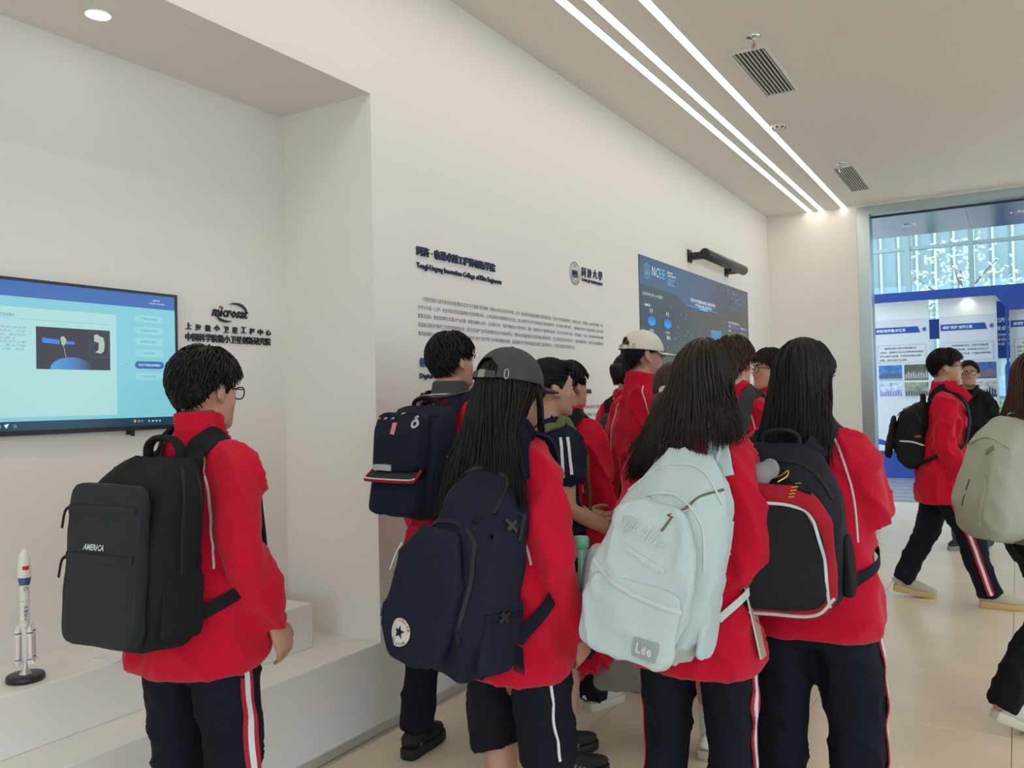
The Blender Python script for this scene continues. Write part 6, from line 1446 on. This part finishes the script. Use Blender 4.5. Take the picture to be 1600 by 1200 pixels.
# ---------------------------------------------------------------- big navy canvas pack with star patch
k = Pack(PEOPLE['p3'], 'backpack', 'large sagging navy canvas backpack with a round white star patch', 'backpack', 0.34, 0.60, 0.25, x0=-0.035, z0=0.69, tilt=-10, roll=8, y0=-0.13)
k.solid('main_compartment', *sp(0.32, 0.60, 0.21, 3.2, 3.2, dt=((0, 0.9), (0.25, 1.05), (0.6, 0.9), (1, 0.45)), wt=((0, 1.0), (0.35, 1.02), (0.75, 0.82), (1, 0.55))), M_NV, 0.009)
fp = k.pocket('front_pocket', -0.03, 0.03, 0.25, 0.36, 0.055, M_NV, 0.007, ex=3.2, ez=3.5, wt=((0, 1), (0.6, 1), (1, 0.75)))
k.sidepocket('side_pocket', 1, 0.09, 0.05, 0.14, 0.20, 0.012, M_NV); k.sidepocket('side_pocket', -1, 0.09, 0.03, 0.15, 0.22, 0.02, M_NV)
k.line('zip', [(-0.15, 0.12), (-0.155, 0.25), (-0.12, 0.37), (-0.03, 0.41), (0.07, 0.38), (0.10, 0.27), (0.105, 0.12)], M_ZIP, 0.012, 0.004)
k.line('zip', [(-0.13, 0.42), (-0.1, 0.52), (0, 0.57), (0.1, 0.52), (0.14, 0.40)], M_ZIP, 0.012, 0.004)
k.line('compression_strap', [(0.02, 0.45), (0.16, 0.43)], M_NV2, 0.020, 0.004, side=1, curve=False); k.line('compression_strap', [(0.02, 0.21), (0.17, 0.20)], M_NV2, 0.020, 0.004, side=1, curve=False)
k.line('compression_strap', [(0.11, 0.43), (0.165, 0.43)], M_NV2, 0.020, 0.004, curve=False)
for z in (0.435, 0.205):
    for a in (0.7, -0.7):
        c = np.array([0.11, z]); dd = np.array([math.cos(a), math.sin(a)]) * 0.020; k.line('cross_buckle', [tuple(c - dd), tuple(c + dd)], M_BLACK, 0.011, 0.007, side=1, curve=False, per=4)
px, pz = -0.055, 0.105
k.disc('patch', px, pz, 0.038, mat('patch_offwhite', (0.62, 0.62, 0.58), 0.8), 0.0015)
k.disc('patch_ring', px, pz, 0.0385, M_NV2, 0.002, 0.0365); k.disc('patch_ring', px, pz, 0.0245, MATS['patch_offwhite'], 0.002, 0.0235)
star = []
for i in range(10): a = math.pi / 2 + i * math.pi / 5; r = 0.019 if i % 2 == 0 else 0.0078; star.append((r * math.cos(a), r * math.sin(a)))
k.flat('patch_star', star + [(0, 0)], [(i, (i + 1) % 10, 10) for i in range(10)], M_NV, px, pz, 0.0025)
for i, ch in enumerate('CONVERSE'):
    V, F = text_geo(ch, height=0.008, width=0.007 if ch != 'I' else 0.002, depth=0, bold=0.02, align='CENTER'); a = math.radians(158 - i * 136 / 7); V[:, 1] -= 0.004
    if len(V): k.flat('patch_lettering', V, F, mat('patch_red', (0.45, 0.05, 0.06), 0.8), px + 0.0305 * math.cos(a), pz + 0.0305 * math.sin(a), 0.0025, None, a - math.pi / 2)
for i, ch in enumerate('ALLSTAR'):
    V, F = text_geo(ch, height=0.007, width=0.006, depth=0, bold=0.02, align='CENTER'); a = math.radians(225 + i * 90 / 6); V[:, 1] -= 0.0035
    k.flat('patch_lettering', V, F, M_NV, px + 0.0305 * math.cos(a), pz + 0.0305 * math.sin(a), 0.0025, None, a + math.pi / 2)
l, n = k.hit(-0.12, 0.30); k.mk('zip_cord', *tube([l + [0, 0.004, 0.03], l + [-0.006, 0.012, 0.0], l + [-0.012, 0.018, -0.05]], [0.0018] * 3, 6, per=3), M_PIPE)
l2, n2 = k.shit(1, 0.03, 0.09)
k.handle(M_NV2, 0.09, 0.06, 0.010, 0.04, flat=1.0)
k.straps(M_NV, M_NV2, wtop=0.062, wlow=0.036, zlow=0.22, ztop=0.92, xin=0.05)
mb = MB()
for i in range(6): mb.add(*tube([np.array([0.175 + i * 0.004, 0.05, 0.13]), np.array([0.185 + i * 0.006, 0.06, 0.10]), np.array([0.19 + i * 0.007, 0.06, 0.07])], [0.003, 0.003, 0.002], 6))
k.mk('strap_tail', mb.V, mb.F, M_NV2)

# ---------------------------------------------------------------- pale blue canvas pack
k = Pack(PEOPLE['p9'], 'backpack', 'pale blue canvas backpack with embroidered script and grey name patch', 'backpack', 0.35, 0.60, 0.24, x0=-0.06, z0=0.715, tilt=-9, roll=10, y0=-0.145)
k.solid('main_compartment', *sp(0.335, 0.59, 0.20, 3.4, 3.6, dt=((0, 0.85), (0.3, 1.05), (0.7, 0.85), (1, 0.45)), wt=((0, 0.86), (0.25, 1.02), (0.65, 0.95), (1, 0.62))), M_BB, 0.010)
k.pocket('front_pocket', -0.01, 0.03, 0.29, 0.40, 0.050, M_BB, 0.009, ex=3.2, ez=4, wt=((0, 0.9), (0.5, 1), (1, 0.72)), dt=((0, 0.8), (0.4, 1.1), (1, 0.6)))
k.pocket('lower_pocket', -0.015, 0.015, 0.275, 0.205, 0.030, M_BB, 0.006, ex=3.6, ez=5)
k.line('pocket_hem', [(-0.148, 0.245), (-0.08, 0.205), (0.0, 0.185), (0.12, 0.175)], M_BB2, 0.012, 0.005)
k.line('zip', [(-0.13, 0.36), (-0.06, 0.44), (0.02, 0.455), (0.10, 0.40), (0.135, 0.28)], M_BB2, 0.007, 0.004)
k.line('zip', [(0.02, 0.36), (0.07, 0.46), (0.12, 0.50)], M_BBIN, 0.006, 0.003); k.line('zip', [(-0.14, 0.44), (-0.05, 0.53), (0.05, 0.54), (0.13, 0.46)], M_BB2, 0.007, 0.004)
k.mk('zip_pull', *tube([k.hit(0.06, 0.43, 0.006)[0], k.hit(0.035, 0.405, 0.010)[0]], [(0.006, 0.003)] * 2, 8), M_CHROME)
k.disc('rivet', 0.128, 0.245, 0.004, M_SILV, 0.003)
k.text('embroidered_script', 'Still Alive', -0.035, 0.325, fab('pale_embroidery', (0.585, 0.67, 0.68)), 0.005, width=0.15, height=0.05, shear=0.5, bold=0.0, ang=-0.22)
k.line('embroidered_swoosh', [(-0.06, 0.295), (0.0, 0.278), (0.055, 0.262)], MATS['pale_embroidery'], 0.012, 0.004); k.line('embroidered_swoosh', [(-0.02, 0.275), (0.02, 0.263), (0.04, 0.256)], MATS['pale_embroidery'], 0.006, 0.004)
k.flat('name_patch', [(-0.033, -0.024), (-0.011, -0.025), (0.011, -0.025), (0.033, -0.024), (0.033, 0.024), (0.011, 0.025), (-0.011, 0.025), (-0.033, 0.024)], [(0, 1, 6, 7), (1, 2, 5, 6), (2, 3, 4, 5)], fab('grey_patch', (0.33, 0.37, 0.36)), 0.055, 0.062, 0.006)
k.text('patch_lettering', 'Lee', 0.055, 0.050, M_STRIPE_W, 0.009, width=0.044, height=0.026, bold=0.02)
sp_ = k.sidepocket('side_pocket', -1, 0.09, 0.03, 0.15, 0.24, 0.05, M_BB, ex=3, ez=5, dt=((0, 0.7), (0.6, 1.0), (1, 1.2)))
k.sidepocket('side_pocket', 1, 0.09, 0.05, 0.13, 0.18, 0.015, M_BB, ex=3, ez=4)
k.line('drawstring', [(0.05, 0.42), (0.06, 0.35), (0.04, 0.28)], M_BB2, 0.006, 0.004, side=1)
k.handle(M_BB2, 0.135, 0.060, 0.009, 0.03, flat=0.9); k.straps(M_BB, M_BB2, wtop=0.068, wlow=0.020, zlow=0.25, xin=0.09, ztop=0.90)
bt = empty('bottle', k.root.matrix_basis @ Vector(np.array(k.M @ Vector((-0.225, 0.085, 0.10))) - k.b)); tag(bt, 'mint green bottle cap peeking from the side pocket of the pale blue backpack', 'bottle')
MB().lathe([(0.001, 0), (0.028, 0), (0.03, 0.01), (0.03, 0.13), (0.02, 0.15), (0.017, 0.155)]).obj('flask', mat('clear_mint_plastic', (0.35, 0.6, 0.5), 0.2), bt, smooth=True); MB().lathe([(0.022, 0.152), (0.024, 0.156), (0.024, 0.178), (0.020, 0.184), (0.001, 0.186)]).obj('cap', mat('mint_plastic', (0.25, 0.75, 0.52), 0.3), bt, smooth=True)

# ---------------------------------------------------------------- black and red pack with silver piping
k = Pack(PEOPLE['p10'], 'backpack', 'black and red backpack with silver piping and a round red crest', 'backpack', 0.38, 0.49, 0.23, x0=-0.05, z0=0.815, tilt=-4, roll=-1, y0=-0.150)
k.solid('main_compartment', *sp(0.37, 0.49, 0.17, 4.2, 3.6, dt=((0, 1.0), (0.6, 0.95), (1, 0.5)), wt=((0, 1.0), (0.6, 0.95), (1, 0.70))), M_DK, 0.005)
k.pocket('red_gusset', -0.015, 0.005, 0.355, 0.365, 0.045, M_RT, 0.003, ex=4.5, ez=4.5, wt=((0, 1.0), (0.7, 0.95), (1, 0.75)))
k.pocket('front_panel', -0.02, 0.030, 0.315, 0.28, 0.018, M_BLK2, 0.003, ex=5, ez=5, wt=((0, 1.0), (0.7, 0.93), (1, 0.72)))
k.line('piping', [(-0.178, 0.05), (-0.165, 0.20), (-0.125, 0.295), (-0.02, 0.318), (0.085, 0.295), (0.125, 0.20), (0.138, 0.045)], M_SILV, 0.008, 0.006, per=10)
k.line('piping', [(-0.185, 0.06), (-0.14, 0.022), (-0.02, 0.018), (0.10, 0.022), (0.150, 0.07)], M_SILV, 0.008, 0.006, per=10)
sx, sz = -0.065, 0.205; M_SEAL = mat('crest_red', (0.42, 0.03, 0.06), 0.6); M_SEAL2 = mat('crest_pale', (0.60, 0.22, 0.24), 0.6)
k.disc('crest', sx, sz, 0.034, M_SEAL, 0.002); k.disc('crest_ring', sx, sz, 0.0335, M_SEAL2, 0.003, 0.0315); k.disc('crest_ring', sx, sz, 0.0225, M_SEAL2, 0.003, 0.0212)
for i in range(18):
    a = i * 2 * math.pi / 18; k.flat('crest_letter', [(-0.002, -0.0025), (0.002, -0.0025), (0.0012, 0.003), (-0.0015, 0.0025)], [(0, 1, 2, 3)], M_SEAL2, sx + 0.027 * math.cos(a), sz + 0.027 * math.sin(a), 0.003, None, a - math.pi / 2)
k.text('crest_mark', '中', sx, sz - 0.012, M_SEAL2, 0.003, width=0.022, height=0.024, bold=0.01)
k.line('zip', [(-0.15, 0.385), (-0.09, 0.425), (0.02, 0.435), (0.10, 0.405), (0.15, 0.33)], M_ZIP, 0.012, 0.004); k.line('zip', [(-0.14, 0.34), (-0.02, 0.385), (0.10, 0.345)], M_NV2, 0.010, 0.004)
M_YT = mat('yellow_thread', (0.55, 0.38, 0.05), 0.7)
for i in range(5): k.line('yellow_lettering', [(0.040 + 0.003 * i, 0.335 + 0.009 * i), (0.056 + 0.003 * i, 0.337 + 0.009 * i)], M_YT, 0.0028, 0.001, per=3, curve=False)
k.sidepocket('mesh_side_pocket', 1, 0.075, 0.06, 0.13, 0.17, 0.022, fab('black_mesh', (0.010, 0.010, 0.010), bump=(900, 0.8)), ex=3, ez=4); k.sidepocket('mesh_side_pocket', -1, 0.075, 0.06, 0.13, 0.17, 0.015, MATS['black_mesh'], ex=3, ez=4)
k.handle(M_DK, 0.10, 0.04, 0.013, 0.035); k.straps(M_DK, M_NV2, wtop=0.068, wlow=0.03, xin=0.085, ztop=0.92, zlow=0.15)
# grey and yellow soft toy and a gold chain hanging on its top
tc = k.hit(-0.065, 0.385, 0.03)[0]; w_ = rot_pts([tc], k.M)[0] - k.b
pt = empty('soft_toy_charm', k.root.matrix_basis @ Vector(w_), k.root.rotation_euler[2]); tag(pt, 'small grey plush animal charm with yellow bow hanging on the black and red backpack', 'soft toy')
M_PG = mat('grey_plush', (0.30, 0.29, 0.30), 0.95, bump=(300, 0.8)); M_PY = mat('yellow_felt', (0.70, 0.45, 0.05), 0.9); M_PP = mat('lilac_plush', (0.38, 0.24, 0.40), 0.9); M_PC = mat('cream_plush', (0.62, 0.52, 0.42), 0.95, bump=(300, 0.8))
def blob(parent, name, parts, m, vx=0.0035):
    V, F, N = fuse(parts, vx, 3); return mesh_obj(name, V, F, m, parent, smooth=True)
blob(pt, 'body', [ellipsoid((0.03, -0.01, 0.015), (0.030, 0.026, 0.034)), ellipsoid((0.0, -0.01, -0.025), (0.030, 0.026, 0.034)), ellipsoid((0.055, -0.01, 0.03), (0.026, 0.010, 0.030)), ellipsoid((0.02, -0.02, -0.06), (0.014, 0.013, 0.020)), ellipsoid((-0.012, -0.02, -0.058), (0.013, 0.013, 0.018)), ellipsoid((-0.045, -0.012, 0.045), (0.014, 0.012, 0.024))], M_PG)
blob(pt, 'muzzle', [ellipsoid((-0.035, -0.03, 0.0), (0.024, 0.018, 0.02)), ellipsoid((-0.05, -0.025, 0.01), (0.014, 0.012, 0.012))], M_PC); blob(pt, 'yellow_bow', [ellipsoid((-0.02, -0.028, 0.03), (0.028, 0.014, 0.013)), ellipsoid((-0.02, -0.04, -0.042), (0.016, 0.012, 0.022))], M_PY); blob(pt, 'lilac_pad', [ellipsoid((0.005, -0.036, -0.025), (0.014, 0.006, 0.011))], M_PP, 0.002)
k.mk('gold_chain', *tube([k.hit(-0.01, 0.385, .006)[0], k.hit(0.015, 0.395, .008)[0], k.hit(0.032, 0.408, .008)[0], k.hit(0.03, 0.392, .008)[0], k.hit(0.005, 0.375, .008)[0]], [0.0022] * 5, 6, per=4), M_GOLD)

# ---------------------------------------------------------------- the walker's round black pack
k = Pack(PEOPLE['p13'], 'backpack', 'bulging round black backpack with a white reflective strip on its side pocket', 'backpack', 0.30, 0.47, 0.25, z0=0.90, tilt=-8, y0=-0.14)
k.solid('main_compartment', *sp(0.30, 0.47, 0.22, 2.8, 2.8, dt=((0, 0.75), (0.4, 1.05), (0.8, 0.9), (1, 0.5))), M_BK1, 0.008)
k.pocket('front_pocket', 0, 0.05, 0.22, 0.30, 0.04, M_BK1, 0.006, ex=3, ez=3)
k.sidepocket('side_pocket', 1, 0.10, 0.03, 0.17, 0.19, 0.03, M_BK1, ex=3, ez=3.5); k.line('reflective_strip', [(0.02, 0.175), (0.10, 0.19), (0.18, 0.185)], M_STRIPE_W, 0.010, 0.003, side=1)
k.sidepocket('side_pocket', -1, 0.10, 0.03, 0.17, 0.19, 0.03, M_BK1, ex=3, ez=3.5)
k.flat('brown_tag', [(-0.02, -0.01), (0.02, -0.014), (0.02, 0.004), (-0.02, 0.008)], [(0, 1, 2, 3)], fab('brown_tag_cloth', (0.25, 0.12, 0.06)), 0.07, 0.235, 0.004, side=1)
k.line('zip', [(0.05, 0.32), (0.12, 0.40), (0.19, 0.33)], M_ZIP, 0.010, 0.004, side=1)
for i, (x, z) in enumerate([(0.02, 0.43), (-0.03, 0.40), (0.05, 0.38)]): k.mk('zip_pull', *tube([k.hit(x, z, .004)[0], k.hit(x, z - .03, .012)[0]], [(0.005, 0.003)] * 2, 8), M_BK1)
k.handle(M_BK1, 0.07, 0.05, 0.018, 0.06); k.straps(M_BK1, wtop=0.042, wlow=0.025)

# ---------------------------------------------------------------- sage green pack at the right edge
k = Pack(PEOPLE['p15'], 'backpack', 'smooth sage green backpack with a dark vertical slot logo', 'backpack', 0.31, 0.52, 0.22, x0=-0.02, z0=0.79, tilt=-7, y0=-0.14)
k.solid('main_compartment', *sp(0.33, 0.53, 0.21, 3.2, 4.2, dt=((0, 0.95), (0.3, 1.05), (0.75, 0.8), (1, 0.5)), wt=((0, 1.0), (0.3, 1.04), (0.8, 0.86), (1, 0.70))), M_SG, 0.008)
k.line('fold_seam', [(-0.13, 0.40), (0.0, 0.44), (0.13, 0.40)], M_SG, 0.014, 0.006); k.line('gusset_seam', [(0.06, 0.06), (0.09, 0.2), (0.05, 0.28)], M_SG, 0.012, 0.005)
k.line('slot_logo', [(-0.045, 0.13), (-0.038, 0.18)], M_CH, 0.004, 0.002, curve=False, per=4); k.line('slot_logo', [(-0.036, 0.20), (-0.03, 0.25)], M_CH, 0.004, 0.002, curve=False, per=4)
k.line('pull_tab', [(0.03, 0.37), (0.07, 0.395)], fab('dark_sage', (0.22, 0.26, 0.2)), 0.02, 0.006, curve=False)
k.line('edge_zip', [(0.06, 0.05), (0.08, 0.3), (0.06, 0.47)], M_SGD, 0.010, 0.004, side=1)
k.handle(M_SG, 0.08, 0.04, 0.011, 0.03); k.straps(M_SG, M_SGD, wtop=0.075, wlow=0.03, xin=0.08)

# ---------------------------------------------------------------- packs partly in view
k = Pack(PEOPLE['p6'], 'backpack', 'dark grey backpack by the wall, left of the tall person in the cream cap', 'backpack', 0.33, 0.50, 0.22, z0=0.84, tilt=-5, y0=-0.145)
k.solid('main_compartment', *sp(0.34, 0.52, 0.20, 3.6, 4, dt=((0, 1), (0.6, 0.9), (1, 0.5)), wt=((0, 1), (1, 0.75))), M_CH, 0.006); k.pocket('front_pocket', 0, 0.03, 0.26, 0.30, 0.04, M_CH, ex=4, ez=4)
k.line('zip', [(-0.14, 0.42), (0, 0.47), (0.14, 0.42)], M_ZIP, 0.012, 0.004); k.handle(M_BK1, 0.1, 0.04); k.straps(M_BK1)
k = Pack(PEOPLE['p8'], 'backpack', 'black backpack worn under the brown pony tail', 'backpack', 0.31, 0.46, 0.20, z0=0.86, tilt=-5, y0=-0.145)
k.solid('main_compartment', *sp(0.31, 0.46, 0.19, 3.8, 4, dt=((0, 1), (0.6, 0.9), (1, 0.5)), wt=((0, 1), (1, 0.8))), M_BK1, 0.006); k.pocket('front_pocket', 0, 0.03, 0.24, 0.26, 0.04, M_BK1, ex=4, ez=4)
k.line('zip', [(-0.13, 0.38), (0, 0.42), (0.13, 0.38)], M_ZIP, 0.012, 0.004); k.handle(M_BK1, 0.11, 0.06, 0.012); k.straps(M_BK1)
k = Pack(PEOPLE['p4'], 'backpack', 'black backpack with olive straps worn over the short-sleeved shirt', 'backpack', 0.30, 0.42, 0.17, z0=0.90, tilt=-3, y0=-0.135)
k.solid('main_compartment', *sp(0.30, 0.42, 0.16, 3.8, 4, dt=((0, 1), (0.6, 0.9), (1, 0.5)), wt=((0, 1), (1, 0.8))), M_BK1, 0.006); k.pocket('front_pocket', 0, 0.03, 0.24, 0.24, 0.03, M_BK1, ex=4, ez=4); k.handle(M_BK1, 0.09, 0.04); k.straps(M_OL, M_BK1, wtop=0.036, xs=0.118, xin=0.09)
k = Pack(PEOPLE['p5'], 'backpack', 'black backpack of the person in red behind the short-sleeved shirt', 'backpack', 0.30, 0.42, 0.17, z0=0.88, tilt=-3, y0=-0.145)
k.solid('main_compartment', *sp(0.30, 0.42, 0.16, 3.8, 4, dt=((0, 1), (0.6, 0.9), (1, 0.5)), wt=((0, 1), (1, 0.8))), M_BK1, 0.006); k.pocket('front_pocket', 0, 0.03, 0.24, 0.24, 0.03, M_BK1, ex=4, ez=4); k.handle(M_BK1, 0.09, 0.04); k.straps(M_BK1, M_BK1, wtop=0.06)
k = Pack(PEOPLE['p11'], 'backpack', 'grey backpack of the person with collar-length brown hair', 'backpack', 0.31, 0.44, 0.18, z0=0.88, tilt=-3, y0=-0.145)
k.solid('main_compartment', *sp(0.31, 0.44, 0.17, 3.8, 4, dt=((0, 1), (0.6, 0.9), (1, 0.5)), wt=((0, 1), (1, 0.8))), M_CH, 0.006); k.pocket('front_pocket', 0, 0.03, 0.24, 0.24, 0.03, M_CH, ex=4, ez=4); k.handle(M_CH, 0.09, 0.04); k.straps(M_CH, M_CH, wtop=0.075)

# ---------------------------------------------------------------- things held
def world_of(key, v):
    r = PEOPLE[key]; f = math.radians(r['face']); c, n = math.cos(f), math.sin(f)
    return (r['pos'][0] + v[0] * c - v[1] * n, r['pos'][1] + v[0] * n + v[1] * c, v[2])
# folder in the hand of the person with the pale blue pack
fo = empty('folder', world_of('p9', (0.175, -0.055, 0.72)), math.radians(PEOPLE['p9']['face'])); tag(fo, 'thin tan card folder held at the right hip of the pale blue backpack wearer', 'folder')
MB().prism([(0.03, 0.0), (0.036, 0.002), (-0.014, 0.252), (-0.02, 0.25)], -0.02, 0.16, lambda u, v, q: (u, -q * 0.25 + 0.03, v)).obj('cover', mat('tan_card', (0.42, 0.32, 0.24), 0.7), fo, bevel=0.001)
MB().prism([(0.0315, 0.003), (0.0345, 0.004), (-0.0155, 0.249), (-0.0185, 0.248)], -0.021, 0.161, lambda u, v, q: (u, -q * 0.25 + 0.03, v)).obj('pages', M_STRIPE_W, fo)
# red jacket hanging over the arm of the person in the short-sleeved shirt
jk = empty('hanging_jacket', world_of('p4', (0.115, 0.075, 0.43)), math.radians(PEOPLE['p4']['face'])); tag(jk, 'red jacket with dark lining hanging from the arm of the short-sleeved person', 'jacket')
V, F, N = fuse([tube([(0, 0.02, 0.42), (0.01, 0.02, 0.36), (0.02, 0.03, 0.30), (0.01, 0.05, 0.15), (0.0, 0.06, 0.02), (0.0, 0.07, -0.02)], [(0.05, 0.05), (0.07, 0.06), (0.05, 0.05), (0.055, 0.10), (0.06, 0.14), (0.03, 0.07)], 20, up=(1, 0, 0), per=5), tube([(0.03, -0.02, 0.40), (0.05, 0.03, 0.38), (0.02, 0.09, 0.36)], [0.035, 0.04, 0.03], 14, per=5), tube([(0.02, 0.10, 0.2), (0.02, 0.14, 0.08), (0.01, 0.12, -0.06)], [0.04, 0.05, 0.035], 14, per=5)], 0.009, 3)
V = wrinkle(V, N, 0.016, 5.5, 1.6); jo = mesh_obj('jacket_body', V, F, M_RED, jk, smooth=True)
MB().add(*ribbon(catmull([(0.065, 0.06, 0.33), (0.075, 0.10, 0.15), (0.07, 0.15, -0.02)], 6), [(1, 0.2, 0)] * 13, 0.014, 0.004)).obj('dark_trim', M_NAVY, jo, smooth=True)
# grey tote hanging beside the white-capped students
tb_ = empty('tote_bag', (-1.30, 2.98, 0.33), math.radians(20)); tag(tb_, 'grey canvas tote bag hanging behind the pale blue backpack', 'bag')
V, F = sp(0.26, 0.34, 0.07, 6, 9, wt=((0, 1), (1, 0.95)), dt=((0, 1), (1, 0.5))); V = wrinkle(V, vnormals(V, F), 0.008, 3.3, 1.5); V[:, 0] -= 0.0
mesh_obj('bag_body', V, F, fab('grey_canvas', (0.24, 0.22, 0.20)), tb_, smooth=True)
for y in (0.012, 0.045): MB().add(*tube([(-0.07, y, 0.33), (-0.06, y, 0.45), (0, y, 0.56), (0.06, y, 0.45), (0.07, y, 0.33)], [(0.010, 0.003)] * 5, 8, per=5)).obj('handle', MATS['grey_canvas'], tb_, smooth=True)
